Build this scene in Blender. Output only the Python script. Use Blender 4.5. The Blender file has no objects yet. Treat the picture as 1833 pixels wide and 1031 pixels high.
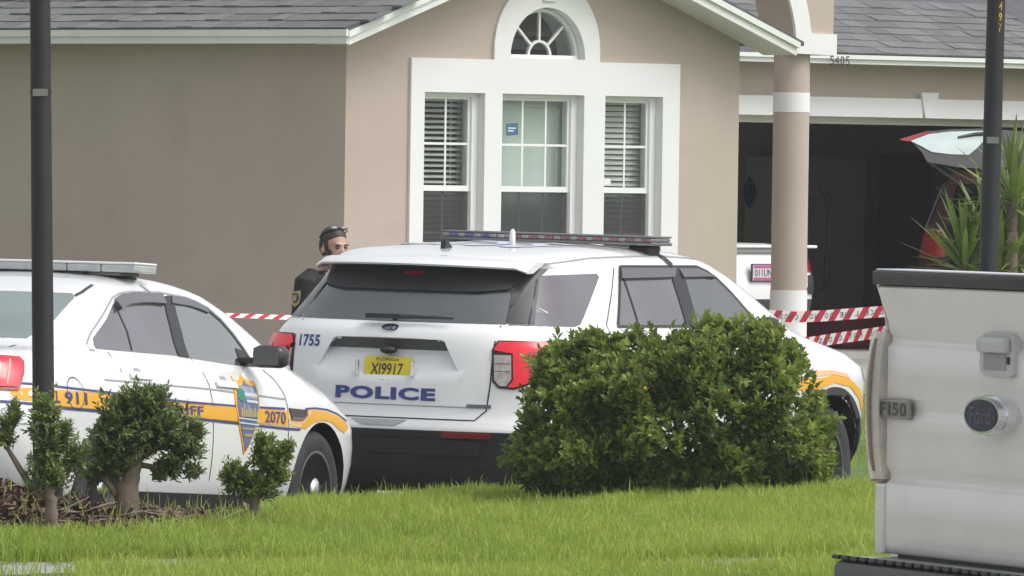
import bpy, bmesh, math, random
import numpy as np
from mathutils import Vector, Matrix
from mathutils.bvhtree import BVHTree

random.seed(7)
RNG = np.random.default_rng(11)
scene = bpy.context.scene
COL = scene.collection

# ------------------------------------------------------------------ camera
FPX = 16000.0                       # focal length in pixels of an 1833 px wide picture
PITCH, ROLL, CAMZ = 215 / FPX, 0.0145, 1.65
F0 = Vector((0, math.cos(PITCH), -math.sin(PITCH)))
U0 = Vector((0, math.sin(PITCH), math.cos(PITCH)))
R0 = Vector((1, 0, 0))
CR = math.cos(ROLL) * R0 + math.sin(ROLL) * U0
CU = math.cos(ROLL) * U0 - math.sin(ROLL) * R0
cam_data = bpy.data.cameras.new('camera')
cam = bpy.data.objects.new('camera', cam_data)
COL.objects.link(cam)
cam_data.sensor_width = 36
cam_data.lens = 36 * FPX / 1833
cam_data.clip_start = 0.5
cam_data.clip_end = 3000
M = Matrix.Identity(4)
for i in range(3):
    M[i][0], M[i][1], M[i][2] = CR[i], CU[i], -F0[i]
M[2][3] = CAMZ
cam.matrix_world = M
scene.camera = cam

# ------------------------------------------------------------------ sky and sun (bright overcast, light from the right)
world = bpy.data.worlds.new('World')
scene.world = world
world.use_nodes = True
wn, wl = world.node_tree.nodes, world.node_tree.links
sky = wn.new('ShaderNodeTexSky')
sky.sky_type = 'NISHITA'
sky.sun_disc = False
SUN_EL, SUN_AZ = math.radians(52), math.radians(112)      # azimuth clockwise from +Y
sky.sun_elevation = SUN_EL
sky.sun_rotation = SUN_AZ
sky.air_density = 1.0
sky.dust_density = 4.0
sky.ozone_density = 1.0
hs = wn.new('ShaderNodeHueSaturation')
hs.inputs['Saturation'].default_value = 0.16
wl.new(sky.outputs[0], hs.inputs['Color'])
bg = wn['Background']
wl.new(hs.outputs[0], bg.inputs['Color'])
bg.inputs['Strength'].default_value = 0.15
sun_d = bpy.data.lights.new('sun', 'SUN')
sun_d.energy = 0.62
sun_d.angle = math.radians(24)
sun_d.color = (1.0, 0.97, 0.93)
sun = bpy.data.objects.new('sun', sun_d)
COL.objects.link(sun)
sd = Vector((math.sin(SUN_AZ) * math.cos(SUN_EL), math.cos(SUN_AZ) * math.cos(SUN_EL), math.sin(SUN_EL)))
sun.rotation_euler = sd.to_track_quat('Z', 'Y').to_euler()
vs = scene.view_settings
vs.view_transform = 'Standard'
vs.look = 'None'
vs.exposure = 0.50
vs.gamma = 1.0
vs.use_curve_mapping = False

# ------------------------------------------------------------------ helpers
def at(px, py, D):
    """world point that lies D metres deep on the sight line of a photo pixel"""
    return Vector((0, 0, CAMZ)) + D * (F0 + CR * ((px - 916.5) / FPX) - CU * ((py - 515.5) / FPX))

def tag(o, label=None, cat=None, group=None, kind=None):
    if label: o['label'] = label
    if cat: o['category'] = cat
    if group: o['group'] = group
    if kind: o['kind'] = kind
    return o

def empty(name, loc=(0, 0, 0), mat=None):
    o = bpy.data.objects.new(name, None)
    COL.objects.link(o)
    o.empty_display_size = 0.2
    if mat is not None: o.matrix_world = mat
    else: o.location = loc
    return o

def frame(o, a, b=0, c=0):
    """vehicle frame: x ahead, y to its left, z up; a heading clockwise from +Y, b nose down, c right side down"""
    a, b, c = [math.radians(v) for v in (a, b, c)]
    X = Vector((math.sin(a), math.cos(a), 0)); Y = Vector((-math.cos(a), math.sin(a), 0)); Z = Vector((0, 0, 1))
    X, Z = math.cos(b) * X - math.sin(b) * Z, math.cos(b) * Z + math.sin(b) * X
    Y, Z = math.cos(c) * Y + math.sin(c) * Z, math.cos(c) * Z - math.sin(c) * Y
    m = Matrix.Identity(4)
    for i in range(3):
        m[i][0], m[i][1], m[i][2], m[i][3] = X[i], Y[i], Z[i], o[i]
    return m

def link_mesh(name, me, mat=None, parent=None, smooth=False, sharp=None):
    o = bpy.data.objects.new(name, me)
    COL.objects.link(o)
    if mat is not None and len(me.materials) == 0: me.materials.append(mat)
    if parent is not None: o.parent = parent
    if smooth or sharp:
        me.polygons.foreach_set('use_smooth', [True] * len(me.polygons))
        if sharp: me.set_sharp_from_angle(angle=math.radians(sharp))
    return o

def pydata(name, v, f, mat=None, parent=None, smooth=False, sharp=None):
    me = bpy.data.meshes.new(name)
    me.from_pydata([tuple(p) for p in v], [], f)
    me.update()
    return link_mesh(name, me, mat, parent, smooth, sharp)

class MB:
    def __init__(s): s.v, s.f = [], []
    def add(s, v, f):
        n = len(s.v); s.v += [tuple(p) for p in v]; s.f += [tuple(i + n for i in q) for q in f]; return s
    def box(s, x0, x1, y0, y1, z0, z1, M=None):
        v = [(x, y, z) for z in (z0, z1) for y in (y0, y1) for x in (x0, x1)]
        if M is not None: v = [M @ Vector(p) for p in v]
        return s.add(v, [(0, 2, 3, 1), (4, 5, 7, 6), (0, 1, 5, 4), (2, 6, 7, 3), (0, 4, 6, 2), (1, 3, 7, 5)])
    def bbox(s, x0, x1, y0, y1, z0, z1, b=0.01, M=None):
        """box with chamfered edges"""
        bm = bmesh.new(); bmesh.ops.create_cube(bm, size=1)
        for v in bm.verts: v.co = Vector(((x0 + x1) / 2 + v.co.x * (x1 - x0), (y0 + y1) / 2 + v.co.y * (y1 - y0), (z0 + z1) / 2 + v.co.z * (z1 - z0)))
        bmesh.ops.bevel(bm, geom=bm.edges[:], offset=b, segments=2, affect='EDGES', profile=0.5)
        return s.bm(bm, M)
    def bm(s, bm, M=None):
        bm.verts.ensure_lookup_table(); bm.verts.index_update()
        v = [(M @ p.co if M is not None else p.co) for p in bm.verts]
        f = [[q.index for q in p.verts] for p in bm.faces]
        bm.free(); return s.add(v, f)
    def prism(s, poly, axis, a, b):
        """polygon of 2D points extruded along axis ('x','y','z') from a to b"""
        n = len(poly)
        def P(p, t): return (t, p[0], p[1]) if axis == 'x' else ((p[0], t, p[1]) if axis == 'y' else (p[0], p[1], t))
        v = [P(p, a) for p in poly] + [P(p, b) for p in poly]
        f = [tuple(range(n)), tuple(range(2 * n - 1, n - 1, -1))]
        f += [(i, i + n, (i + 1) % n + n, (i + 1) % n) for i in range(n)]
        return s.add(v, f)
    def tube(s, pts, rad, n=8, cap=True):
        pts = [Vector(p) for p in pts]; rad = rad if isinstance(rad, (list, tuple)) else [rad] * len(pts)
        base = len(s.v); ref = None
        for i, p in enumerate(pts):
            d = (pts[min(i + 1, len(pts) - 1)] - pts[max(i - 1, 0)]).normalized()
            if ref is None: ref = d.orthogonal().normalized()
            a = (ref - d * ref.dot(d)).normalized(); ref = a; b = d.cross(a)
            for k in range(n):
                t = 2 * math.pi * k / n
                s.v.append(tuple(p + (a * math.cos(t) + b * math.sin(t)) * rad[i]))
        for i in range(len(pts) - 1):
            for k in range(n):
                s.f.append((base + i * n + k, base + i * n + (k + 1) % n, base + (i + 1) * n + (k + 1) % n, base + (i + 1) * n + k))
        if cap:
            s.f.append(tuple(base + k for k in range(n - 1, -1, -1)))
            s.f.append(tuple(base + (len(pts) - 1) * n + k for k in range(n)))
        return s
    def lathe(s, prof, n=32, M=None):
        """profile of (radius, height) turned round local z"""
        base = len(s.v)
        for r, h in prof:
            for k in range(n):
                t = 2 * math.pi * k / n; p = Vector((r * math.cos(t), r * math.sin(t), h))
                s.v.append(tuple(M @ p if M is not None else p))
        for i in range(len(prof) - 1):
            for k in range(n):
                s.f.append((base + i * n + k, base + i * n + (k + 1) % n, base + (i + 1) * n + (k + 1) % n, base + (i + 1) * n + k))
        if prof[0][0] > 1e-5: s.f.append(tuple(base + k for k in range(n - 1, -1, -1)))
        if prof[-1][0] > 1e-5: s.f.append(tuple(base + (len(prof) - 1) * n + k for k in range(n)))
        return s
    def ell(s, c, r, n=14, m=9, M=None):
        base = len(s.v)
        for i in range(m + 1):
            ph = math.pi * i / m
            for k in range(n):
                t = 2 * math.pi * k / n
                p = Vector((c[0] + r[0] * math.sin(ph) * math.cos(t), c[1] + r[1] * math.sin(ph) * math.sin(t), c[2] + r[2] * math.cos(ph)))
                s.v.append(tuple(M @ p if M is not None else p))
        for i in range(m):
            for k in range(n):
                s.f.append((base + i * n + k, base + (i + 1) * n + k, base + (i + 1) * n + (k + 1) % n, base + i * n + (k + 1) % n))
        return s
    def build(s, name, mat=None, parent=None, smooth=False, sharp=None, fix=False):
        me = bpy.data.meshes.new(name); me.from_pydata(s.v, [], s.f); me.update()
        if fix:
            bm = bmesh.new(); bm.from_mesh(me)
            bmesh.ops.remove_doubles(bm, verts=bm.verts, dist=1e-5)
            bmesh.ops.recalc_face_normals(bm, faces=bm.faces); bm.to_mesh(me); bm.free()
        return link_mesh(name, me, mat, parent, smooth, sharp)

def evaluated(o):
    """apply an object's modifiers and give back the plain mesh"""
    dg = bpy.context.evaluated_depsgraph_get()
    me = bpy.data.meshes.new_from_object(o.evaluated_get(dg))
    o.modifiers.clear(); o.data = me
    return o

def cut(o, cutters):
    """boolean difference; the cut faces take the cutter's material"""
    for c in cutters:
        m = o.modifiers.new('cut', 'BOOLEAN'); m.operation = 'DIFFERENCE'; m.object = c; m.solver = 'EXACT'
        try: m.material_mode = 'TRANSFER'
        except Exception: pass
    evaluated(o)
    for c in cutters: bpy.data.objects.remove(c, do_unlink=True)
    return o

# ------------------------------------------------------------------ materials
MATS = {}
def pm(name, col, rough=0.5, metal=0.0, coat=0.0, var=0.0, vscale=3.0, bump=0.0, bscale=60.0, spec=0.5, rnd=0.0, emit=None, dirt=None, attr=None, trans=0.0, sheen=0.0):
    """principled material; var: colour mottling, rnd: per-object value change, attr: ramp on a per-leaf random attribute"""
    m = bpy.data.materials.new(name); m.use_nodes = True
    N, L = m.node_tree.nodes, m.node_tree.links
    b = N['Principled BSDF']
    b.inputs['Base Color'].default_value = (*col, 1)
    b.inputs['Roughness'].default_value = rough
    b.inputs['Metallic'].default_value = metal
    b.inputs['Coat Weight'].default_value = coat
    b.inputs['Coat Roughness'].default_value = 0.05
    b.inputs['Specular IOR Level'].default_value = spec
    out = None
    tc = N.new('ShaderNodeTexCoord')
    def noise(scale, detail=5):
        n = N.new('ShaderNodeTexNoise'); n.inputs['Scale'].default_value = scale; n.inputs['Detail'].default_value = detail
        L.new(tc.outputs['Object'], n.inputs['Vector']); return n
    if attr:
        a = N.new('ShaderNodeAttribute'); a.attribute_name = 'rnd'
        r = N.new('ShaderNodeValToRGB')
        els = r.color_ramp.elements
        els[0].position = attr[0][0]; els[0].color = (*attr[0][1], 1)
        els[1].position = attr[-1][0]; els[1].color = (*attr[-1][1], 1)
        for p, c in attr[1:-1]:
            e = els.new(p); e.color = (*c, 1)
        L.new(a.outputs['Fac'], r.inputs['Fac']); out = r.outputs['Color']
    def hsv(src, facsock, lo, hi):
        mr = N.new('ShaderNodeMapRange'); mr.inputs['From Min'].default_value = 0.25 if src != 'r' else 0
        mr.inputs['From Max'].default_value = 0.75 if src != 'r' else 1
        mr.inputs['To Min'].default_value = lo; mr.inputs['To Max'].default_value = hi
        L.new(facsock, mr.inputs['Value']); return mr.outputs[0]
    def mul(valsock):
        nonlocal out
        h = N.new('ShaderNodeHueSaturation')
        if out is None: h.inputs['Color'].default_value = (*col, 1)
        else: L.new(out, h.inputs['Color'])
        L.new(valsock, h.inputs['Value']); out = h.outputs['Color']
    if var: mul(hsv('n', noise(vscale).outputs['Fac'], 1 - var, 1 + var))
    if rnd:
        oi = N.new('ShaderNodeObjectInfo'); mul(hsv('r', oi.outputs['Random'], 1 - rnd, 1 + rnd))
    if dirt:
        n = noise(dirt[1], 8); mx = N.new('ShaderNodeMix'); mx.data_type = 'RGBA'
        mr = N.new('ShaderNodeMapRange'); mr.inputs['From Min'].default_value = dirt[2]; mr.inputs['From Max'].default_value = dirt[2] + 0.2
        mr.inputs['To Max'].default_value = dirt[3]
        L.new(n.outputs['Fac'], mr.inputs['Value']); L.new(mr.outputs[0], mx.inputs['Factor'])
        if out is None: mx.inputs['A'].default_value = (*col, 1)
        else: L.new(out, mx.inputs['A'])
        mx.inputs['B'].default_value = (*dirt[0], 1); out = mx.outputs['Result']
    if out is not None: L.new(out, b.inputs['Base Color'])
    if bump:
        bp = N.new('ShaderNodeBump'); bp.inputs['Strength'].default_value = bump; bp.inputs['Distance'].default_value = 0.01
        L.new(noise(bscale, 3).outputs['Fac'], bp.inputs['Height']); L.new(bp.outputs[0], b.inputs['Normal'])
    if emit:
        b.inputs['Emission Color'].default_value = (*emit[0], 1); b.inputs['Emission Strength'].default_value = emit[1]
    if trans:
        tl = N.new('ShaderNodeBsdfTranslucent'); ms = N.new('ShaderNodeMixShader'); ms.inputs[0].default_value = trans
        if out is not None: L.new(out, tl.inputs['Color'])
        else: tl.inputs['Color'].default_value = (*col, 1)
        L.new(b.outputs[0], ms.inputs[1]); L.new(tl.outputs[0], ms.inputs[2]); L.new(ms.outputs[0], N['Material Output'].inputs['Surface'])
    MATS[name] = m
    return m

def glass_mat(name, tint, opacity, rough=0.03, body=(0.02, 0.022, 0.022)):
    """window glass: see-through share, dark tinted body and a mirror by Fresnel"""
    m = bpy.data.materials.new(name); m.use_nodes = True
    N, L = m.node_tree.nodes, m.node_tree.links
    N.remove(N['Principled BSDF'])
    t = N.new('ShaderNodeBsdfTransparent'); t.inputs[0].default_value = (*tint, 1)
    d = N.new('ShaderNodeBsdfDiffuse'); d.inputs[0].default_value = (*body, 1)
    g = N.new('ShaderNodeBsdfGlossy'); g.inputs['Roughness'].default_value = rough
    m1 = N.new('ShaderNodeMixShader'); m1.inputs[0].default_value = opacity
    lw = N.new('ShaderNodeLayerWeight'); lw.inputs['Blend'].default_value = 0.5      # same from both faces of the pane
    pw = N.new('ShaderNodeMath'); pw.operation = 'POWER'; pw.inputs[1].default_value = 4.0
    fr = N.new('ShaderNodeMath'); fr.operation = 'MULTIPLY_ADD'; fr.inputs[1].default_value = 0.9; fr.inputs[2].default_value = 0.045
    L.new(lw.outputs['Facing'], pw.inputs[0]); L.new(pw.outputs[0], fr.inputs[0])
    m2 = N.new('ShaderNodeMixShader')
    L.new(t.outputs[0], m1.inputs[1]); L.new(d.outputs[0], m1.inputs[2])
    L.new(fr.outputs[0], m2.inputs[0]); L.new(m1.outputs[0], m2.inputs[1]); L.new(g.outputs[0], m2.inputs[2])
    L.new(m2.outputs[0], N['Material Output'].inputs['Surface'])
    return m

WHITE = pm('white_car_paint', (0.79, 0.80, 0.81), 0.25, coat=1.0, var=0.015, vscale=4, dirt=((0.62, 0.61, 0.58), 2.2, 0.62, 0.35))
WHITE2 = pm('white_plain_paint', (0.78, 0.79, 0.80), 0.3, coat=0.3)
SILVER = pm('silver_truck_paint', (0.72, 0.715, 0.685), 0.32, metal=0.1, coat=0.15, var=0.03, vscale=5, dirt=((0.60, 0.585, 0.54), 6, 0.58, 0.4))
BLACKP = pm('black_plastic', (0.022, 0.023, 0.025), 0.5, var=0.2, vscale=6)
BLACKT = pm('textured_black_plastic', (0.035, 0.036, 0.038), 0.62, var=0.2, vscale=9, bump=0.1, bscale=200)
WELL = pm('wheel_well', (0.012, 0.012, 0.012), 0.9)
RUBBER = pm('tyre_rubber', (0.032, 0.032, 0.034), 0.75, var=0.25, vscale=14, dirt=((0.04, 0.038, 0.035), 9, 0.55, 0.5))
RIM = pm('black_steel_rim', (0.007, 0.007, 0.008), 0.4)
RIMG = pm('flange_highlight', (0.11, 0.11, 0.115), 0.35, metal=0.5)  # lighter grey rings put the highlights of the black rim into colour
CHROME = pm('chrome', (0.78, 0.79, 0.82), 0.2, metal=1.0)
GLASSD = pm('tinted_car_glass', (0.032, 0.034, 0.039), 0.06, spec=1.0, coat=0.8, var=0.4, vscale=2.2, bump=0.04, bscale=260)  # mottled colour in the car glasses stands in for uneven reflections
GLASSP = pm('privacy_car_glass', (0.075, 0.062, 0.082), 0.10, spec=1.0, coat=0.8, var=0.38, vscale=2.2, bump=0.05, bscale=260)
GLASSR = pm('rear_car_glass', (0.062, 0.076, 0.076), 0.08, spec=1.0, coat=1.0, var=0.38, vscale=2.0, bump=0.04, bscale=260)
GAP = pm('panel_gap', (0.03, 0.03, 0.033), 0.8)
SEAM = pm('soft_panel_seam', (0.30, 0.31, 0.33), 0.6)
LRED = pm('tail_lamp_red', (0.72, 0.006, 0.025), 0.3, coat=0.35, emit=((1.0, 0.01, 0.04), 0.08))
LRED2 = pm('tail_lamp_dark_red', (0.30, 0.010, 0.016), 0.2, coat=1.0)
LCLEAR = pm('tail_lamp_clear', (0.36, 0.34, 0.32), 0.15, coat=1.0, var=0.35, vscale=25)
BLUE = pm('blue_vinyl', (0.035, 0.06, 0.24), 0.4)
NAVY = pm('navy_vinyl', (0.055, 0.055, 0.20), 0.4)
GOLD = pm('gold_vinyl', (0.78, 0.40, 0.035), 0.4, var=0.05)
PEACH = pm('pale_gold_vinyl', (0.85, 0.52, 0.26), 0.4)
PLATEY = pm('yellow_plate', (0.66, 0.55, 0.03), 0.4)
PLATEB = pm('plate_black', (0.02, 0.02, 0.02), 0.5)
STUCCO = pm('tan_stucco', (0.45, 0.378, 0.325), 0.9, var=0.06, vscale=0.9, bump=0.2, bscale=70, dirt=((0.35, 0.295, 0.25), 2.3, 0.56, 0.35))
TRIM = pm('white_trim_stucco', (0.74, 0.75, 0.74), 0.75, var=0.025, vscale=2, bump=0.15, bscale=90)
FASCIA = pm('white_fascia', (0.72, 0.74, 0.71), 0.55, var=0.05, vscale=1.5, dirt=((0.5, 0.52, 0.46), 3.0, 0.55, 0.35))
SOFFIT = pm('white_soffit', (0.62, 0.62, 0.58), 0.7)
SHINGLE = pm('grey_shingle', (0.160, 0.164, 0.166), 0.92, rnd=0.17, var=0.14, vscale=30, bump=0.4, bscale=300)
ROOFB = pm('shingle_underlay', (0.10, 0.104, 0.11), 0.95, var=0.2, vscale=8)
VINYLW = pm('white_window_vinyl', (0.78, 0.79, 0.78), 0.4)
PANE = glass_mat('window_pane', (0.93, 0.96, 0.95), 0.04)
SCREEN = glass_mat('insect_screen', (0.62, 0.64, 0.64), 0.24, 0.9, (0.06, 0.063, 0.063))
BLIND = pm('white_blind_slat', (0.80, 0.79, 0.74), 0.5)
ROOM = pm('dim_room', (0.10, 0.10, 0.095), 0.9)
CURT = pm('pale_window_shade', (0.84, 0.88, 0.83), 0.8, var=0.03)
GARAGE = pm('garage_wall', (0.76, 0.75, 0.70), 0.9, var=0.08, vscale=1.5)
CONC = pm('concrete', (0.36, 0.35, 0.325), 0.9, var=0.12, vscale=1.2, bump=0.2, bscale=50, dirt=((0.2, 0.19, 0.16), 2.5, 0.55, 0.5))
ASPH = pm('asphalt', (0.11, 0.11, 0.108), 0.92, var=0.15, vscale=2, bump=0.3, bscale=120)
SOIL = pm('lawn_soil', (0.075, 0.10, 0.025), 0.95, var=0.35, vscale=3)
FARGRASS = pm('far_lawn', (0.09, 0.15, 0.028), 0.95, var=0.3, vscale=4)
MULCH = pm('mulch_soil', (0.09, 0.06, 0.043), 0.95, var=0.5, vscale=14, bump=0.6, bscale=40)
POLE = pm('black_pole_paint', (0.010, 0.0105, 0.013), 0.5, var=0.3, vscale=5)
STEEL = pm('grey_band', (0.20, 0.20, 0.19), 0.6)
BARK = pm('shrub_bark', (0.17, 0.135, 0.10), 0.9, var=0.3, vscale=18, bump=0.6, bscale=50)

# ------------------------------------------------------------------ decals and panels that follow a body
def cells(poly, d):
    bm = bmesh.new()
    vs_ = [bm.verts.new((p[0], p[1], 0)) for p in poly]
    bm.faces.new(vs_)
    bmesh.ops.triangulate(bm, faces=bm.faces[:], ngon_method='EAR_CLIP')
    us = [p[0] for p in poly]; ws = [p[1] for p in poly]
    for lo, hi, nrm in ((min(us), max(us), (1, 0, 0)), (min(ws), max(ws), (0, 1, 0))):
        k = int((hi - lo) / d)
        for i in range(1, k + 1):
            t = lo + (hi - lo) * i / (k + 1)
            bmesh.ops.bisect_plane(bm, geom=bm.verts[:] + bm.edges[:] + bm.faces[:], plane_co=(t * nrm[0], t * nrm[1], 0), plane_no=nrm)
    bmesh.ops.remove_doubles(bm, verts=bm.verts, dist=1e-5)
    return bm

def axes(view):
    """ray direction and the picture-right direction for a view of a vehicle"""
    ang = {'R': 90, 'B': 0, 'L': -90, 'BR': 45, 'BL': -45, 'F': 180, 'FR': 135}
    if view == 'T': return Vector((0, 0, -1)), Vector((1, 0, 0)), Vector((0, 1, 0))
    a = math.radians(ang[view])
    d = Vector((math.cos(a), math.sin(a), 0)); r = Vector((math.sin(a), -math.cos(a), 0))
    return d, r, Vector((0, 0, 1))

class Body:
    def __init__(s, obj, root):
        s.root = root; s.obj = obj
        bm = bmesh.new(); bm.from_mesh(obj.data); s.bvh = BVHTree.FromBMesh(bm); s.bm_ = bm
    def hit(s, u, v, view):
        d, r, w = axes(view)
        o = r * u + w * v - d * 9
        p, n, i, _ = s.bvh.ray_cast(o, d)
        if p is None:
            p, n, i, _ = s.bvh.find_nearest(r * u + w * v - d * 0.6)
        if n.dot(d) > 0: n = -n
        return p, n
    def panel(s, name, poly, mat, view='R', off=0.003, d=0.06, wall=True, parent=None, smooth=True, lift=None):
        bm = cells(poly, d)
        bm.normal_update()
        vd, r, w = axes(view)
        bnd = [e for e in bm.edges if len(e.link_faces) == 1] if wall else []
        loops = [(e.verts[0].index, e.verts[1].index) for e in bnd]
        bm.verts.index_update(); loops = [(e.verts[0].index, e.verts[1].index) for e in bnd]
        V, base, out = [], {}, []
        for vtx in bm.verts:
            p, n = s.hit(vtx.co.x, vtx.co.y, view)
            k = off if lift is None else lift(vtx.co.x, vtx.co.y)
            V.append(p + n * k); base[vtx.index] = p - n * 0.003
        F = [[q.index for q in f.verts] for f in bm.faces]
        # faces look against the ray
        if F:
            q = F[0]; nn = (V[q[1]] - V[q[0]]).cross(V[q[2]] - V[q[0]])
            if nn.dot(vd) > 0: F = [f[::-1] for f in F]
        if wall:
            idx = {}
            for a, b in loops:
                for t in (a, b):
                    if t not in idx: idx[t] = len(V); V.append(base[t])
                F.append([a, b, idx[b], idx[a]])
        bm.free()
        return pydata(name, V, F, mat, parent or s.root, smooth=smooth, sharp=50)
    def line(s, name, pts, width, mat, view='R', off=0.0025, parent=None, step=0.05, closed=False):
        """thin strip along a polyline of (u, v)"""
        P = [Vector(p) for p in pts]
        if closed: P.append(P[0])
        Q = [P[0]]
        for a, b in zip(P, P[1:]):
            k = max(1, int((b - a).length / step))
            Q += [a + (b - a) * (i + 1) / k for i in range(k)]
        V, F = [], []
        for i, q in enumerate(Q):
            t = (Q[min(i + 1, len(Q) - 1)] - Q[max(i - 1, 0)]).normalized(); n2 = Vector((-t.y, t.x))
            for sg in (-1, 1):
                c = q + n2 * sg * width / 2; p, n = s.hit(c.x, c.y, view); V.append(p + n * off)
            if i: F.append((2 * i - 2, 2 * i, 2 * i + 1, 2 * i - 1))
        return pydata(name, V, F, mat, parent or s.root, smooth=True)
    def text(s, name, body, u0, v0, u1, v1, mat, view='R', off=0.004, slope=0.0, bold=0.0, parent=None, font_shear=0.0):
        v, f = text2d(body, bold, font_shear)
        V = []
        for x, y in v:
            u = u0 + (u1 - u0) * x; p, n = s.hit(u, v0 + (v1 - v0) * y + slope * (u - u0), view); V.append(p + n * off)
        return pydata(name, V, f, mat, parent or s.root)

def text2d(body, bold=0.0, shear=0.0):
    """letters as a flat mesh fitted into the unit square"""
    cu = bpy.data.curves.new('t', 'FONT'); cu.body = body; cu.size = 1; cu.offset = bold; cu.shear = shear; cu.resolution_u = 3
    cu.space_character = 1.0 + bold * 2
    o = bpy.data.objects.new('t', cu); COL.objects.link(o)
    dg = bpy.context.evaluated_depsgraph_get(); dg.update()
    me = bpy.data.meshes.new_from_object(o.evaluated_get(dg))
    v = np.array([p.co[:2] for p in me.vertices]); f = [tuple(p.vertices) for p in me.polygons]
    bpy.data.objects.remove(o, do_unlink=True)
    lo, hi = v.min(0), v.max(0)
    v = (v - lo) / np.maximum(hi - lo, 1e-6)
    return v.tolist(), f

def flat_text(name, body, origin, right, up, w, h, mat, parent, thick=0.0, bold=0.0, mirror=False, normal=None):
    v, f = text2d(body, bold)
    O, R_, U_ = Vector(origin), Vector(right), Vector(up)
    V = [O + R_ * ((1 - x if mirror else x) * w) + U_ * (y * h) for x, y in v]
    return pydata(name, V, f, mat, parent)
# ------------------------------------------------------------------ ground
SED_O, SED_A = Vector((-1.9596, 50.6225, -0.53)), (21.6, 2.0, 0.4)
SUV_O, SUV_A = Vector((-0.7711, 52.2346, -0.5184)), (27.0, 0.4, 0.7)

def car_plane(X, Y, o, abc):
    a, b, c = [math.radians(v) for v in abc]
    dx, dy = X - o.x, Y - o.y
    lx = dx * math.sin(a) + dy * math.cos(a); ly = -dx * math.cos(a) + dy * math.sin(a)
    return o.z - math.tan(b) * lx + math.tan(c) * ly

def street_z(X, Y):
    d1 = (X + 2.475) ** 2 + (Y - 49.32) ** 2; d2 = (X - 0.364) ** 2 + (Y - 54.46) ** 2
    w1, w2, w0 = 1 / (1 + d1 ** 2 / 30), 1 / (1 + d2 ** 2 / 60), 0.02
    z = (w1 * car_plane(X, Y, SED_O, SED_A) + w2 * car_plane(X, Y, SUV_O, SUV_A) + w0 * -0.5) / (w1 + w2 + w0)
    ramp = min(0.0, -0.48 + (Y - 58) * 0.0185)
    t = min(1, max(0, (Y - 57.5) / 3)); t = t * t * (3 - 2 * t)
    return z * (1 - t) + ramp * t

def lawn_edge(X):
    return min(50.75, 49.08 + (X + 1.095) * 2.525) if X > -6 else 38.5

BEDX = -1.33
def bed_front(X):
    return 44.0 + max(0.0, X + 2.15) * 2.3 + 0.12 * math.sin(X * 7)

def lawn_z(X, Y):
    z = -0.245 + 0.045 * max(0.0, min(X, 4.0))
    z += 0.012 * math.sin(X * 2.1 + Y) + 0.008 * math.sin(X * 5.3 - Y * 1.7)
    m = math.exp(-((X + 2.62) / 0.62) ** 2 - ((Y - 45.35) / 0.75) ** 2)
    m2 = math.exp(-((X + 1.75) / 0.5) ** 2 - ((Y - 46.0) / 0.7) ** 2)
    z += 0.21 * m + 0.07 * m2
    if Y < 41: z += (41 - Y) * 0.0115 if Y > 19.7 else 21.3 * 0.0115
    return z

def in_walk(Y): return 41.35 < Y < 42.35

def ground_z(X, Y):
    X = max(-6, min(6, X))
    e = lawn_edge(X)
    t = min(1, max(0, (Y - e) / 0.45)); t = t * t * (3 - 2 * t)
    z = lawn_z(X, min(Y, e + 0.5)) * (1 - t) + street_z(X, Y) * t
    if in_walk(Y): z -= 0.035
    return z

def axis_pts(a, b, step, far, g=1.5):
    p = list(np.arange(a, b + 1e-6, step)); s = step
    lo, hi = a, b
    L_, H_ = [], []
    while lo > far[0]:
        s *= g; lo -= s; L_.append(max(lo, far[0]))
    s = step
    while hi < far[1]:
        s *= g; hi += s; H_.append(min(hi, far[1]))
    return L_[::-1] + p + H_

gx = axis_pts(-5.5, 5.5, 0.14, (-900, 900))
gy = axis_pts(39, 60, 0.14, (-600, 1500), 1.35)
GV = [(x, y, ground_z(x, y)) for y in gy for x in gx]
parts = {k: [] for k in ('ground', 'lawn', 'mulch_bed', 'sidewalk', 'street', 'driveway', 'road')}
nx = len(gx)
for j in range(len(gy) - 1):
    for i in range(nx - 1):
        x, y = (gx[i] + gx[i + 1]) / 2, (gy[j] + gy[j + 1]) / 2
        q = (j * nx + i, j * nx + i + 1, (j + 1) * nx + i + 1, (j + 1) * nx + i)
        if 2 < y < 37.5: k = 'road'
        elif abs(x) > 5.5 or y < 39: k = 'ground'
        elif y < lawn_edge(x):
            k = 'sidewalk' if in_walk(y) else ('mulch_bed' if (x < BEDX and y > bed_front(x)) else 'lawn')
        elif y < 58.5: k = 'street'
        elif y < 120: k = 'driveway' if (y > 76.5 or x < 1.9) else 'ground'
        else: k = 'ground'
        parts[k].append(q)
GM = {'ground': FARGRASS, 'lawn': SOIL, 'mulch_bed': MULCH, 'sidewalk': CONC, 'street': ASPH, 'driveway': CONC, 'road': CONC}
for k, fs in parts.items():
    used = sorted({i for f in fs for i in f}); mp = {u: n for n, u in enumerate(used)}
    o = pydata(k, [GV[u] for u in used], [tuple(mp[i] for i in f) for f in fs], GM[k], smooth=True)
    tag(o, kind='structure')

# ------------------------------------------------------------------ house
th = math.radians(43)
HM = Matrix.Translation((-1.3223, 69.9885, 0)) @ Matrix.Rotation(th, 4, 'Z')
house = tag(empty('house', mat=HM), 'tan stucco house with white arched window trim, grey shingle roof and open garage', 'house')
SL = 0.36                                    # roof rise per metre
RX = 2.145                                   # ridge of the front wing

def arc(cx, cz, r, a0, a1, n):
    return [(cx + r * math.cos(math.radians(a0 + (a1 - a0) * i / n)), cz + r * math.sin(math.radians(a0 + (a1 - a0) * i / n))) for i in range(n + 1)]

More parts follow.
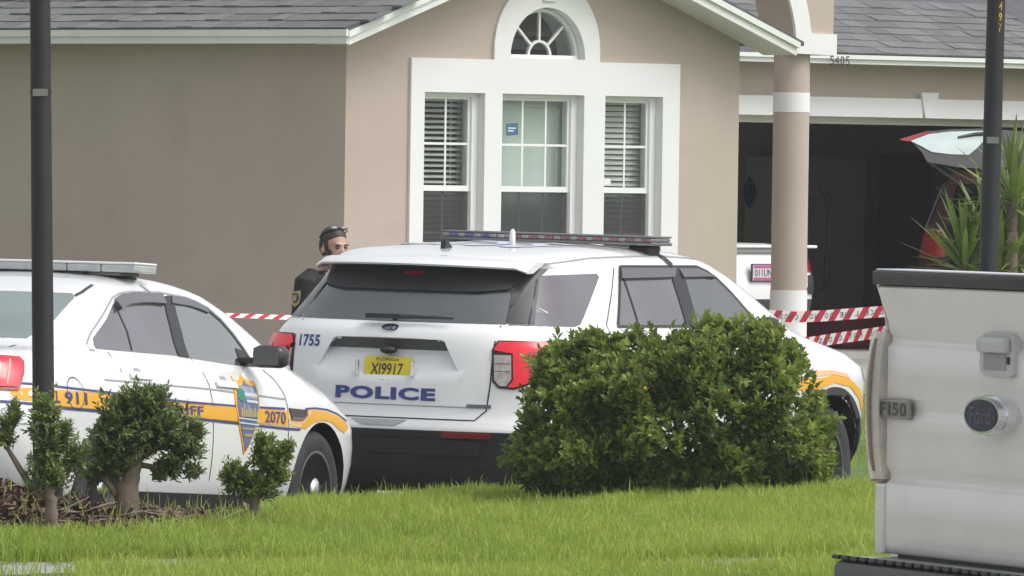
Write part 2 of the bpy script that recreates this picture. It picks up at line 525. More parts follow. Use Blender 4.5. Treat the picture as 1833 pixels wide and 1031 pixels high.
OPEN = [(0.812, 1.462), (1.650, 2.546), (2.778, 3.422)]
ZB, ZT, ZM = 0.72, 2.24, 1.481
def openings(y0, y1, mat):
    cs = []
    for a, b in OPEN: cs.append(MB().box(a, b, y0, y1, ZB, ZT).build('c', mat, house, fix=True))
    cs.append(MB().prism(arc(2.139, 2.526, 0.41, 0, 180, 24), 'y', y0, y1).build('c', mat, house, fix=True))
    return cs
wall = MB().prism([(0, -0.8), (4.31, -0.8), (4.31, 2.70), (RX, 3.50), (0, 2.70)], 'y', 0, 0.30).build('front_wall', STUCCO, house, fix=True)
cut(wall, openings(-0.2, 0.5, TRIM))
ar = arc(2.135, 2.60, 0.578, 0, 180, 28)
trim = MB().prism([(0.667, 0.4), (3.612, 0.4), (3.612, 2.508), (2.713, 2.508)] + ar + [(1.557, 2.508), (0.667, 2.508)], 'y', -0.028, -0.0005).build('window_surround', TRIM, house, fix=True)
cut(trim, openings(-0.2, 0.2, TRIM))
MB().prism([(2.075, 2.985), (2.205, 2.985), (2.235, 3.2), (2.045, 3.2)], 'y', -0.05, -0.027).build('keystone', TRIM, house, fix=True)
MB().box(0.002, 0.25, 0.302, 9.3, -0.8, 2.78).build('side_wall', STUCCO, house)
MB().box(4.1, 4.308, 0.302, 5.99, -0.8, 2.75).build('side_wall', STUCCO, house)

def roof_slab(name, x0, z0, x1, z1, y0, y1, t=0.035):
    return MB().prism([(x0, z0), (x1, z1), (x1, z1 - t), (x0, z0 - t)], 'y', y0, y1).build(name, ROOFB, house, fix=True)
E0, EZ = -0.36, 2.712
ridge_z = EZ + SL * (RX - E0)
roofL = roof_slab('roof', E0, EZ, RX, ridge_z, -0.40, 9.6)
roofR = roof_slab('roof', 2 * RX - E0, EZ, RX + 0.001, ridge_z - 0.001, -0.40, 6.5)
MB().box(E0 + 0.01, E0 + 0.035, -0.387, 9.6, 2.598, 2.676).build('fascia', FASCIA, house)
MB().box(E0 - 0.012, E0 + 0.0095, -0.41, 9.6, 2.655, 2.708).build('drip_edge', FASCIA, house)
MB().box(E0 + 0.036, -0.002, -0.001, 9.3, 2.604, 2.618).build('soffit', SOFFIT, house)
for sg in (-1, 1):
    def X(x): return RX + sg * (RX - x) * -1 if sg > 0 else x
    def RXm(x): return x if sg < 0 else 2 * RX - x
    zt = lambda x: EZ - 0.036 + SL * (x - E0)
    lo = E0 + (0.037 if sg < 0 else 0.07)
    MB().prism([(RXm(lo), zt(lo) - 0.001), (RXm(RX), zt(RX)), (RXm(RX), zt(RX) - 0.115), (RXm(lo), zt(lo) - 0.115 + 0.012)], 'y', -0.388, -0.36).build('rake_board', FASCIA, house, fix=True)
    MB().prism([(RXm(lo - 0.02), zt(lo) + 0.004), (RXm(RX), zt(RX) + 0.004), (RXm(RX), zt(RX) - 0.045), (RXm(lo - 0.02), zt(lo) - 0.045)], 'y', -0.412, -0.389).build('rake_moulding', FASCIA, house, fix=True)
    MB().prism([(RXm(lo), zt(lo) - 0.085), (RXm(RX), zt(RX) - 0.085), (RXm(RX), zt(RX) - 0.10), (RXm(lo), zt(lo) - 0.10)], 'y', -0.359, -0.002).build('rake_soffit', SOFFIT, house, fix=True)

# shingle tabs, each a piece of its own
def tab_mesh(w, l, t, k):
    bm = bmesh.new(); bmesh.ops.create_cube(bm, size=1)
    for v in bm.verts:
        v.co = Vector((v.co.x * w, (v.co.y + 0.5) * l, (v.co.z + 0.5) * t))
        if v.co.y > l * 0.5: v.co.z -= t * 0.8
        else: v.co.x += 0.004 * k * (1 if v.co.x > 0 else -1)
    me = bpy.data.meshes.new('shingle'); bm.to_mesh(me); bm.free(); me.materials.append(SHINGLE); return me
TABS = [tab_mesh(0.235, 0.25, 0.015, 0), tab_mesh(0.17, 0.25, 0.021, 1), tab_mesh(0.29, 0.25, 0.011, -1)]
def lay(roof, origin, along, up, nrm, length, rows, expo):
    n = 0
    for r in range(rows):
        s = -random.random() * 0.25
        while s < length:
            k = random.choice((0, 0, 1, 2)); w = (0.237, 0.172, 0.292)[k]
            o = bpy.data.objects.new('shingle', TABS[k]); COL.objects.link(o); o.parent = roof
            p = origin + along * (s + w / 2) + up * (r * expo - 0.012 + random.uniform(-.003, .003)) + nrm * 0.006
            m = Matrix.Identity(4)
            for i in range(3): m[i][0], m[i][1], m[i][2], m[i][3] = along[i], up[i], nrm[i], p[i]
            o.matrix_local = m; s += w; n += 1
    return n
cs = math.cos(math.atan(SL)); sn = math.sin(math.atan(SL))
nA = lay(roofL, Vector((E0, 5.0, EZ)), Vector((0, -1, 0)), Vector((cs, 0, sn)), Vector((-sn, 0, cs)), 5.35, 5, 0.175)

# windows
def fan_window():
    w = empty('fan_window'); w.parent = house
    c, z = 2.139, 2.526
    ring = arc(c, z, 0.405, 0, 180, 24) + arc(c, z, 0.375, 180, 0, 24)
    MB().prism(ring, 'y', 0.05, 0.12).build('frame', VINYLW, w, fix=True)
    MB().box(c - 0.405, c + 0.405, 0.048, 0.12, z - 0.0, z + 0.03).build('bottom_rail', VINYLW, w)
    MB().prism(arc(c, z + 0.02, 0.130, 0, 180, 16) + arc(c, z + 0.02, 0.110, 180, 0, 16), 'y', 0.07, 0.10).build('muntin', VINYLW, w, fix=True)
    for a in (45, 90, 135):
        ca, sa = math.cos(math.radians(a)), math.sin(math.radians(a)); q = 0.009
        P = [(c + ca * 0.125 - sa * q, z + 0.02 + sa * 0.125 + ca * q), (c + ca * 0.125 + sa * q, z + 0.02 + sa * 0.125 - ca * q),
             (c + ca * 0.385 + sa * q, z + 0.01 + sa * 0.375 - ca * q), (c + ca * 0.385 - sa * q, z + 0.01 + sa * 0.375 + ca * q)]
        MB().prism(P, 'y', 0.072, 0.098).build('muntin', VINYLW, w, fix=True)
    MB().prism(arc(c, z + 0.01, 0.38, 0, 180, 24), 'y', 0.083, 0.087).build('pane', PANE, w, fix=True)
fan_window()

def sash_window(x0, x1, cols):
    w = empty('sash_window'); w.parent = house
    f = 0.066
    for nm, b in (('jamb', (x0, x0 + f, ZB, ZT)), ('jamb', (x1 - f, x1, ZB, ZT)), ('head', (x0 + f, x1 - f, ZT - 0.03, ZT)), ('sill', (x0 + f, x1 - f, ZB, ZB + 0.05))):
        MB().bbox(b[0], b[1], 0.052, 0.16, b[2], b[3], 0.003).build(nm, VINYLW, w)
    a, b = x0 + f, x1 - f
    for nm, (za, zb, ya) in (('upper_sash', (ZM - 0.022, ZT - 0.03, 0.075)), ('lower_sash', (ZB + 0.05, ZM + 0.005, 0.10))):
        m = MB(); t = 0.022
        m.box(a, a + t, ya, ya + 0.024, za, zb); m.box(b - t, b, ya, ya + 0.024, za, zb)
        m.box(a + t, b - t, ya, ya + 0.024, za, za + (0.045 if nm == 'upper_sash' else t)); m.box(a + t, b - t, ya, ya + 0.024, zb - t, zb)
        m.build(nm, VINYLW, w)
        for i in range(1, cols):
            x = a + (b - a) * i / cols
            MB().box(x - 0.009, x + 0.009, ya + 0.004, ya + 0.009, za + 0.02, zb - 0.02).build('muntin', VINYLW, w)
        z = (za + zb) / 2
        MB().box(a + t, b - t, ya + 0.0045, ya + 0.0095, z - 0.009, z + 0.009).build('muntin', VINYLW, w)
        MB().box(a + 0.01, b - 0.01, ya + 0.011, ya + 0.014, za + 0.01, zb - 0.01).build('pane', PANE, w)
    MB().box(a + 0.005, b - 0.005, 0.088, 0.090, ZB + 0.06, ZM - 0.02).build('insect_screen', SCREEN, w)
    return w
wins = [sash_window(a, b, c) for (a, b), c in zip(OPEN, (2, 3, 2))]
slat_me = bpy.data.meshes.new('slat'); _m = MB().box(-0.5, 0.5, -0.022, 0.022, -0.0015, 0.0015); slat_me.from_pydata(_m.v, [], _m.f); slat_me.materials.append(BLIND)
for (a, b), tilt, y in ((OPEN[0], 28, 0.20), (OPEN[2], 52, 0.20)):
    bl = MB().box(a + 0.03, b - 0.03, y - 0.025, y + 0.025, 2.17, 2.215).build('blind', BLIND, house)
    z = 2.14
    while z > 0.75:
        o = bpy.data.objects.new('slat', slat_me); COL.objects.link(o); o.parent = bl
        o.location = ((a + b) / 2, y, z); o.scale = (b - a - 0.07, 1, 1); o.rotation_euler = (math.radians(tilt + random.uniform(-2, 2)), 0, random.uniform(-.002, .002))
        z -= 0.0435
    for t in (0.28, 0.72):
        MB().box(a + (b - a) * t - 0.002, a + (b - a) * t + 0.002, y - 0.028, y - 0.025, 0.75, 2.17).build('cord', BLIND, bl)
MB().box(1.70, 2.585, 0.225, 0.24, 0.74, 2.20).build('window_shade', CURT, house)
MB().bbox(2.46, 2.50, 0.205, 0.224, 0.74, 2.12, 0.008).build('shade_fold', CURT, house)
MB().prism([(1.72, 2.205), (2.5, 2.13), (2.5, 2.115), (1.72, 2.185)], 'y', 0.20, 0.21).build('shade_rod', BLIND, house, fix=True)
STK = pm('blue_sticker', (0.05, 0.14, 0.25), 0.5); STW = pm('white_sticker', (0.75, 0.75, 0.75), 0.5)
s_ = MB().box(1.80, 1.925, 0.0822, 0.0848, 1.91, 2.005, Matrix.Translation((1.86, 0, 1.957)) @ Matrix.Rotation(math.radians(-4), 4, 'Y') @ Matrix.Translation((-1.86, 0, -1.957))).build('sticker', STK, house)
for z_, w_ in ((1.962, 0.085), (1.940, 0.06)): MB().box(1.815, 1.815 + w_, 0.0800, 0.0815, z_, z_ + 0.010).build('print_line', STW, s_)
s_ = MB().box(2.885, 2.955, 0.0822, 0.0848, 1.525, 1.575).build('sticker', STW, house)
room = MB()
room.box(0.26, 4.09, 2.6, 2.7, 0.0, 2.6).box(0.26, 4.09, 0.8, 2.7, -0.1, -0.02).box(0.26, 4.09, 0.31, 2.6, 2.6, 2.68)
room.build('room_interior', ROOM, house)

# garage block behind, parallel to the front
GY = 6.0
gw = MB()
gw.box(4.31, 9.4, GY, GY + 0.2, -0.6, 2.68); gw.box(14.35, 22.5, GY, GY + 0.2, -0.6, 2.68); gw.box(9.4, 14.35, GY, GY + 0.2, 2.168, 2.68)
gw.build('garage_wall', STUCCO, house)
kx = [(12.515, 2.405), (12.745, 2.405), (12.69, 2.166), (12.57, 2.166)]
MB().box(9.38, 12.555, GY - 0.03, GY - 0.001, 2.166, 2.344).build('garage_band', TRIM, house)
MB().box(12.705, 22.5, GY - 0.03, GY - 0.001, 2.166, 2.344).build('garage_band', TRIM, house)
MB().prism(kx, 'y', GY - 0.05, GY - 0.0005).build('keystone', TRIM, house, fix=True)
MB().box(9.4, 14.35, GY + 0.19, GY + 0.45, 2.10, 2.167).build('door_header', GARAGE, house)
g = MB()
g.box(9.0, 22.0, 12.4, 12.5, -0.1, 2.6); g.box(8.9, 9.0, GY + 0.2, 12.5, -0.1, 2.6); g.box(22.0, 22.1, GY + 0.2, 12.5, -0.1, 2.6); g.box(8.9, 22.1, GY + 0.2, 12.5, 2.55, 2.65)
g.build('garage_interior', GARAGE, house)
MB().box(9.0, 22.0, GY - 0.2, 12.4, -0.3, 0.0).build('garage_floor', CONC, house)
roofG = MB().prism([(5.6, 2.735), (11.5, 2.735 + SL * 5.9), (11.5, 2.70 + SL * 5.9), (5.6, 2.70)], 'x', 4.66, 23.0).build('roof', ROOFB, house, fix=True)
MB().box(4.66, 23.0, 5.62, 5.64, 2.645, 2.71).build('fascia', FASCIA, house)
MB().box(4.66, 23.0, 5.588, 5.619, 2.69, 2.728).build('drip_edge', FASCIA, house)
MB().box(4.66, 23.0, 5.641, GY - 0.001, 2.652, 2.665).build('soffit', SOFFIT, house)
nB = lay(roofG, Vector((10.75, 5.6, 2.735)), Vector((1, 0, 0)), Vector((0, cs, sn)), Vector((0, -sn, cs)), 3.6, 8, 0.19)
NUM = pm('house_number_black', (0.02, 0.02, 0.022), 0.5)
for i, ch in enumerate('5405'):
    flat_text('house_number', ch, (10.94 + i * 0.068, 5.615 - 0.03, 2.63), (1, 0, 0), (0, 0, 1), 0.05, 0.085, NUM, house)

# entry arch and column
AX, AZ, AR, PY = 6.26, 2.668, 1.16, 2.5
aw = MB().prism([(5.1, 2.668), (5.1, 4.4), (7.89, 4.4), (7.89, 2.668), (7.42, 2.668)] + arc(AX, AZ, AR, 4, 176, 30) + [(5.101, 2.668)], 'y', PY, PY + 0.4).build('entry_arch', STUCCO, house, fix=True)
MB().prism([(7.905, 2.66), (7.905, 2.843), (7.602, 2.843)] + arc(AX, AZ, AR + 0.185, 8, 176, 30) + arc(AX, AZ, AR, 176, 0, 30), 'y', PY - 0.03, PY - 0.0005).build('arch_surround', TRIM, house, fix=True)
MB().box(7.8905, 7.905, PY - 0.029, PY + 0.42, 2.66, 2.843).build('arch_band', TRIM, house)
col = empty('column'); col.parent = house; col.location = (7.59, PY + 0.2, 0)
for nm, z0, z1, r, mt in (('shaft', 2.335, 2.667, 0.156, STUCCO), ('band', 2.165, 2.335, 0.160, TRIM), ('shaft', 0.63, 2.165, 0.156, STUCCO), ('base', -0.6, 0.63, 0.161, TRIM)):
    MB().lathe([(r, z0), (r, z1)], 40).build(nm, mt, col, sharp=40)

# in the garage
FRG = pm('grey_fridge_steel', (0.72, 0.70, 0.67), 0.45, metal=0.1, var=0.04)
def hpx(px, y):            # x on a plane of depth y behind the house front
    d = F0 + CR * ((px - 916.5) / FPX); n = Vector((math.sin(th), -math.cos(th), 0)); o = HM.translation
    t = (o - n * y - Vector((0, 0, CAMZ))).dot(n) / d.dot(n)
    return (Vector((0, 0, CAMZ)) + t * d - o).dot(Vector((math.cos(th), math.sin(th), 0)))
yf = 11.4
fx0, fx1, fxm = hpx(1428, yf), hpx(1547, yf), hpx(1471, yf)
fr = tag(empty('refrigerator', mat=HM), 'tall grey two-door refrigerator at the back of the open garage', 'refrigerator')
MB().bbox(fx0, fx1, yf + 0.06, yf + 0.78, 0.02, 1.80, 0.012).build('cabinet', FRG, fr)
MB().bbox(fx0, fxm - 0.004, yf, yf + 0.058, 0.06, 1.79, 0.012).build('door', FRG, fr)
MB().bbox(fxm + 0.004, fx1, yf, yf + 0.058, 0.06, 1.79, 0.012).build('door', FRG, fr)
for sx in (-0.035, 0.035):
    pts = [(fxm + sx, yf - 0.005, 0.45)] + [(fxm + sx, yf - 0.055, z) for z in (0.5, 0.8, 1.1, 1.4)] + [(fxm + sx * 1.3, yf - 0.005, 1.48)]
    MB().tube(pts, 0.012, 8).build('handle', pm('fridge_handle', (0.45, 0.44, 0.42), 0.35, metal=0.6), fr, smooth=True)
dx0, dx1 = hpx(1562, 12.35), hpx(1664, 12.35)
dr = tag(empty('doorway', mat=HM), 'black open doorway in the garage back wall right of the refrigerator', 'doorway')
MB().box(dx0, dx1, 12.33, 12.395, 0.0, 1.86).build('dark_opening', pm('dark_opening', (0.004, 0.005, 0.007), 0.8), dr)
MB().box(dx0 - 0.09, dx0 - 0.001, 12.30, 12.395, 0.0, 1.95).build('frame', pm('door_frame', (0.34, 0.33, 0.31), 0.6), dr)
MB().box(dx1 + 0.001, dx1 + 0.06, 12.30, 12.395, 0.0, 1.95).build('frame', MATS['door_frame'], dr)
bx0, bx1 = hpx(1510, 7.0), hpx(1650, 7.0)
rb = tag(empty('storage_box', mat=HM @ Matrix.Translation((0, 0, 0.0))), 'low dark red storage box on the garage floor behind the police tape', 'box')
RB = pm('dark_red_plastic', (0.12, 0.012, 0.018), 0.5)
MB().bbox(bx0, bx1, 7.0, 7.6, 0.005, 0.30, 0.02).build('tub', RB, rb)
MB().bbox(bx0 - 0.02, bx1 + 0.02, 6.98, 7.62, 0.301, 0.34, 0.012).build('lid', RB, rb)
# ------------------------------------------------------------------ vehicles
def body_mesh(name, T, nq=14, ns=26, bulge=0.0):
    """stack of plan outlines; T rows: z, rear x, front x, half width, rear corner length, front corner length, power"""
    rows = []
    for z, x0, x1, w, lr, lf, n in T:
        half = []
        for i in range(nq + 1):
            t = math.pi / 2 * i / nq
            half.append((x0 + lr * (1 - math.cos(t) ** (2 / n)), w * math.sin(t) ** (2 / n)))
        xa, xb = x0 + lr, x1 - lf
        for i in range(1, ns):
            half.append((xa + (xb - xa) * i / ns, w))
        for i in range(nq + 1):
            t = math.pi / 2 * (1 - i / nq)
            half.append((x1 - lf * (1 - math.cos(t) ** (2 / n)), w * math.sin(t) ** (2 / n)))
        xm, ll = (x0 + x1) / 2, (x1 - x0) / 2
        half = [(x, y * (1 - bulge * ((x - xm) / ll) ** 2)) for x, y in half]
        ring = [(x, -y, z) for x, y in half] + [(x, y, z) for x, y in half[-2:0:-1]]
        rows.append(ring)
    n = len(rows[0]); v = [p for r in rows for p in r]; f = []
    for j in range(len(rows) - 1):
        for i in range(n):
            f.append((j * n + i, j * n + (i + 1) % n, (j + 1) * n + (i + 1) % n, (j + 1) * n + i))
    f.append(tuple(range(n - 1, -1, -1)))
    f.append(tuple((len(rows) - 1) * n + i for i in range(n)))
    me = bpy.data.meshes.new(name); me.from_pydata(v, [], f); me.update()
    return me

def wheel(root, x, y, side, R, width=0.235, rim=0.235, cap=True):
    """side -1: outer face to the right of the car"""
    Mx = Matrix.Translation((x, y, R)) @ Matrix.Rotation(math.radians(90 if side < 0 else -90), 4, 'X')
    w = empty('wheel'); w.parent = root; w.matrix_local = Mx
    h = width / 2
    MB().lathe([(rim, -h), (R - 0.03, -h), (R, -h + 0.035), (R, h - 0.035), (R - 0.018, h - 0.012), (R - 0.045, h + 0.002), (rim + 0.03, h - 0.004), (rim, h - 0.012)], 56).build('tyre', RUBBER, w, sharp=40)
    MB().lathe([(rim + 0.006, h - 0.010), (rim - 0.010, h - 0.016), (rim - 0.022, h - 0.065), (rim - 0.05, h - 0.075), (rim * 0.55, h - 0.035), (rim * 0.42, h - 0.03), (0.001, h - 0.03)], 48).build('rim', RIM, w, sharp=35)
    MB().lathe([(rim - 0.012, h - 0.012), (rim + 0.008, h - 0.006), (rim + 0.010, h - 0.010)], 48).build('flange_highlight', RIMG, w, smooth=True)
    MB().lathe([(rim * 0.50, h - 0.027), (rim * 0.53, h - 0.025), (rim * 0.56, h - 0.030)], 40).build('ridge_highlight', RIMG, w, smooth=True)
    for k in range(10):
        a = 2 * math.pi * k / 10
        p = Matrix.Rotation(a, 4, 'Z')
        MB().lathe([(0.020, 0), (0.020, 0.003)], 10, p @ Matrix.Translation((rim * 0.74, 0, h - 0.052)) @ Matrix.Rotation(0.22, 4, 'Y')).build('vent_hole', WELL, w)
    if cap:
        MB().lathe([(0.085, h - 0.03), (0.082, h - 0.012), (0.06, h + 0.0), (0.045, h + 0.004), (0.001, h + 0.006)], 24).build('hub_cap', CHROME, w, sharp=40)
        for k in range(5):
            a = 2 * math.pi * k / 5
            MB().lathe([(0.011, h - 0.028), (0.010, h - 0.012), (0.001, h - 0.01)], 8, Matrix.Translation((0.105 * math.cos(a), 0.105 * math.sin(a), 0))).build('lug_nut', CHROME, w)
    return w

def arch_cut(root, x, zc, R, yin, mat=None):
    cs_ = []
    for s in (-1, 1):
        M_ = Matrix.Translation((x, s * (yin + 0.4), zc)) @ Matrix.Rotation(math.radians(90), 4, 'X')
        cs_.append(MB().lathe([(R, -0.4), (R, 0.4)], 48, M_).build('c', mat or WELL, root, fix=True))
    return cs_

def ring_strip(body, name, cx, cz, r0, r1, a0, a1, mat, view='R', off=0.012, n=20, yscale=1.0):
    P = arc(cx, cz, r0, a0, a1, n) + arc(cx, cz, r1, a1, a0, n)
    return body.panel(name, P, mat, view, off, 0.08)

# ---------------------------------------------------------------- patrol SUV
suv = tag(empty('police_suv', mat=frame(SUV_O, *SUV_A)), 'white police SUV seen from the rear, with POLICE lettering and yellow plate, behind the hedge', 'suv')
T = []
zs =  [.26, .30, .38, .50, .60, .625, .635, .66, .70, .75, .82, .90, 1.0, 1.08, 1.12, 1.16, 1.19, 1.22, 1.25, 1.27, 1.30, 1.35, 1.40, 1.45, 1.50, 1.55, 1.59, 1.62, 1.645, 1.67, 1.69, 1.71, 1.725, 1.735]
x0t = ([.26, .34, .45, .60, .63, .66, .70, .75, .90, 1.05, 1.12, 1.18, 1.22, 1.255, 1.30, 1.40, 1.50, 1.56, 1.60, 1.64, 1.68, 1.71, 1.735],
       [.30, .12, .05, .02, .00, .005, .03, .045, .05, .06, .065, .075, .095, .135, .18, .27, .36, .41, .44, .48, .62, .95, 1.45])
wt =  ([.26, .34, .45, .60, .75, .90, 1.05, 1.12, 1.18, 1.22, 1.255, 1.30, 1.40, 1.50, 1.56, 1.60, 1.64, 1.67, 1.69, 1.71, 1.735],
       [.85, .92, .96, .985, .995, 1.0, .985, .965, .93, .905, .885, .866, .82, .772, .742, .722, .702, .672, .635, .56, .30])
x1t = ([.26, .34, .45, .60, .90, .98, 1.03, 1.08, 1.12, 1.18, 1.22, 1.255, 1.30, 1.40, 1.50, 1.56, 1.60, 1.64, 1.68, 1.71, 1.735],
       [4.6, 4.85, 4.95, 5.0, 5.02, 5.0, 4.9, 4.75, 4.55, 4.25, 4.12, 4.05, 3.97, 3.78, 3.58, 3.45, 3.33, 3.19, 2.98, 2.72, 2.3])
for z in zs:
    lr = 0.55 if z < 1.6 else 0.35
    lf = 0.62 if z < 0.95 else (0.60 if z < 1.6 else 0.5)
    n = 2.75 if z < 1.6 else 2.4
    T.append((z, np.interp(z, *x0t), np.interp(z, *x1t), np.interp(z, *wt), lr, lf, n))
o = bpy.data.objects.new('body', body_mesh('body', T)); COL.objects.link(o); o.parent = suv; o.data.materials.append(WHITE)
rec = MB()
pr = [(-0.2, 1.168), (0.075, 1.168), (0.155, 1.098), (0.047, 0.925), (-0.2, 0.925)]
hw = [0.35, 0.355, 0.42, 0.49, 0.35]
n_ = len(pr); V = [(x, h_ - 0.0, z) for (x, z), h_ in zip(pr, hw)] + [(x, -h_, z) for (x, z), h_ in zip(pr, hw)]
rec.add(V, [tuple(range(n_)), tuple(range(2 * n_ - 1, n_ - 1, -1))] + [(i, i + n_, (i + 1) % n_ + n_, (i + 1) % n_) for i in range(n_)])
cut(o, [rec.build('c', WHITE, suv, fix=True)] + arch_cut(suv, 1.08, 0.40, 0.425, 0.62) + arch_cut(suv, 4.13, 0.40, 0.43, 0.62))
o.data.polygons.foreach_set('use_smooth', [True] * len(o.data.polygons)); o.data.set_sharp_from_angle(angle=math.radians(32))
B = Body(o, suv)
# black lower bumper and sills
bi = len(o.data.materials); o.data.materials.append(BLACKT)
for p_ in o.data.polygons:
    if p_.center.z < 0.632 and (p_.center.x < 0.62 or p_.center.z < 0.44 or p_.center.x > 4.55) and o.data.materials[p_.material_index] == WHITE: p_.material_index = bi
B.panel('bumper_step', [(-0.60, 0.50), (0.60, 0.50), (0.64, 0.58), (-0.64, 0.58)], BLACKP, 'B', 0.02, 0.05)
B.panel('reflector', [(0.40, 0.605), (0.68, 0.605), (0.68, 0.627), (0.40, 0.627)], LRED2, 'B', 0.018, 0.1)
B.panel('reflector', [(-0.68, 0.605), (-0.40, 0.605), (-0.40, 0.627), (-0.68, 0.627)], LRED2, 'B', 0.018, 0.1)
B.panel('bumper_notch', [(-0.12, 0.655), (0.10, 0.655), (0.16, 0.688), (-0.20, 0.688)], pm('shaded_grey_trim', (0.33, 0.34, 0.35), 0.4), 'B', 0.006, 0.1)
B.panel('sill', [(1.5, 0.27), (3.7, 0.27), (3.7, 0.44), (1.5, 0.44)], BLACKT, 'R', 0.012, 0.2)
# rear glass, spoiler shade, pillars
B.panel('rear_window', [(-0.675, 1.263), (0.675, 1.263), (0.665, 1.33), (0.60, 1.50), (-0.60, 1.50), (-0.665, 1.33)], GLASSR, 'B', 0.004, 0.07)
B.panel('spoiler_underside_shade', [(-0.60, 1.455), (-0.45, 1.435), (0.45, 1.435), (0.60, 1.455), (0.66, 1.58), (-0.66, 1.58)], BLACKP, 'B', 0.02, 0.07)  # black underside, with the spoiler's shade on the glass top painted in
B.panel('brake_lamp', [(-0.06, 1.522), (0.06, 1.522), (0.06, 1.54), (-0.06, 1.54)], LRED2, 'B', 0.026, 0.07)
for s in (-1, 1):
    B.panel('pillar_fin', [(s * 0.605, 1.50), (s * 0.66, 1.585), (s * 0.70, 1.585), (s * 0.668, 1.38), (s * 0.650, 1.36)], (pm('dark_pillar', (0.022, 0.022, 0.026), 0.3, coat=0.5) if 'dark_pillar' not in MATS else MATS['dark_pillar']), 'B', 0.012, 0.07)
for s in (-1, 1):
    B.panel('pillar_trim', [(s * 0.672, 1.268), (s * 0.80, 1.268), (s * 0.765, 1.36), (s * 0.70, 1.53), (s * 0.64, 1.57), (s * 0.605, 1.50), (s * 0.667, 1.33)], MATS['dark_pillar'], 'B', 0.006, 0.05)
sp = MB(); NS = 24; prof = []
for i in range(NS + 1):
    y = -0.70 + 1.40 * i / NS; q = abs(y / 0.70)
    lip = 0.262 + 0.20 * q ** 2.4; dz = -0.012 * q ** 2
    e = 0.0 if q < 0.93 else (q - 0.93) * 0.3
    prof.append([(0.66 + 0.05 * q, y, 1.672 - 0.03 * q + dz), (lip + 0.12, y, 1.642 + dz - e * .3), (lip + 0.01, y, 1.612 + dz - e), (lip, y, 1.602 + dz - e), (lip + 0.008, y, 1.592 + dz - e), (0.50 + 0.05 * q, y, 1.575 + dz)])
k = 6; V = [p for r in prof for p in r]; Fq = []
for i in range(NS):
    for j in range(k): Fq.append((i * k + j, i * k + (j + 1) % k, (i + 1) * k + (j + 1) % k, (i + 1) * k + j))
Fq += [tuple(range(k)), tuple(NS * k + j for j in range(k - 1, -1, -1))]
pydata('spoiler', V, Fq, WHITE, suv, sharp=38)
wp = MB().tube([(0.115, -0.02, 1.275), (0.10, -0.03, 1.29), (0.12, -0.12, 1.292), (0.13, -0.40, 1.290)], [0.016, 0.016, 0.013, 0.006], 8)
wp.box(0.085, 0.13, -0.06, 0.16, 1.278, 1.305).build('rear_wiper', BLACKP, suv)
# tailgate furniture
B.line('tailgate_seam', [(-0.655, 1.255), (-0.66, 1.16), (-0.655, 0.90), (-0.64, 0.76), (-0.58, 0.70), (0.58, 0.70), (0.64, 0.76), (0.655, 0.90), (0.66, 1.16), (0.655, 1.255)], 0.008, GAP, 'B')
B.line('tailgate_crease', [(-0.60, 0.775), (0.60, 0.775)], 0.006, SEAM, 'B')
el = [(0.057 * math.cos(t), 1.222 + 0.021 * math.sin(t)) for t in np.linspace(0, 2 * math.pi, 24, endpoint=False)]
bd = B.panel('badge', el, CHROME, 'B', 0.007, 0.05)
B.panel('badge_field', [(x * 0.86, 1.222 + (z - 1.222) * 0.78) for x, z in el], pm('badge_navy', (0.02, 0.03, 0.07), 0.3), 'B', 0.0095, 0.05, parent=bd)
B.text('badge_script', 'Ford', -0.034, 1.212, 0.034, 1.232, CHROME, 'B', 0.011, parent=bd, bold=0.01)
B.text('unit_number', '1755', -0.617, 1.098, -0.462, 1.166, BLUE, 'B', 0.004, bold=0.028)
B.text('police_lettering', 'POLICE', -0.328, 0.804, 0.332, 0.879, BLUE, 'B', 0.004, bold=0.05)
B.panel('recess_shade_panel', [(-0.345, 1.163), (0.345, 1.163), (0.41, 1.102), (-0.41, 1.102)], pm('recess_shade_grey', (0.075, 0.077, 0.08), 0.45), 'B', 0.003, 0.06)  # dark panel paints the shade under the tailgate lip into the recess
cm_ = MB().ell((0.085, 0.0, 1.095), (0.045, 0.055, 0.026)); cm_.build('rear_camera', BLACKP, suv, smooth=True)
pl = empty('licence_plate'); pl.parent = suv
tilt = Matrix.Translation((0.082, 0.0, 0.98)) @ Matrix.Rotation(math.radians(14), 4, 'Y')
MB().bbox(-0.012, -0.004, -0.1525, 0.1525, -0.076, 0.076, 0.002, tilt).build('plate', PLATEY, pl)
def plate_text(s_, y0, z0, w, h, bold=0.0):
    flat_text('lettering', s_, tilt @ Vector((-0.0155, y0, z0)), (0, -1, 0), tilt.to_3x3() @ Vector((0, 0, 1)), w, h, PLATEB, pl, bold=bold)
plate_text('XI9917', 0.105, -0.036, 0.21, 0.07, 0.008)
plate_text('FLORIDA', 0.075, 0.048, 0.15, 0.018)
plate_text('CITY', 0.035, -0.068, 0.07, 0.018)
for y in (0.185, -0.185): MB().bbox(0.035, 0.06, y - 0.009, y + 0.009, 0.94, 1.03, 0.004).build('plate_bracket', CHROME, suv)
B.panel('trim_badge', [(0.525, 0.774), (0.665, 0.774), (0.665, 0.795), (0.525, 0.795)], pm('badge_grey', (0.16, 0.17, 0.19), 0.3, metal=0.5), 'B', 0.006, 0.1)
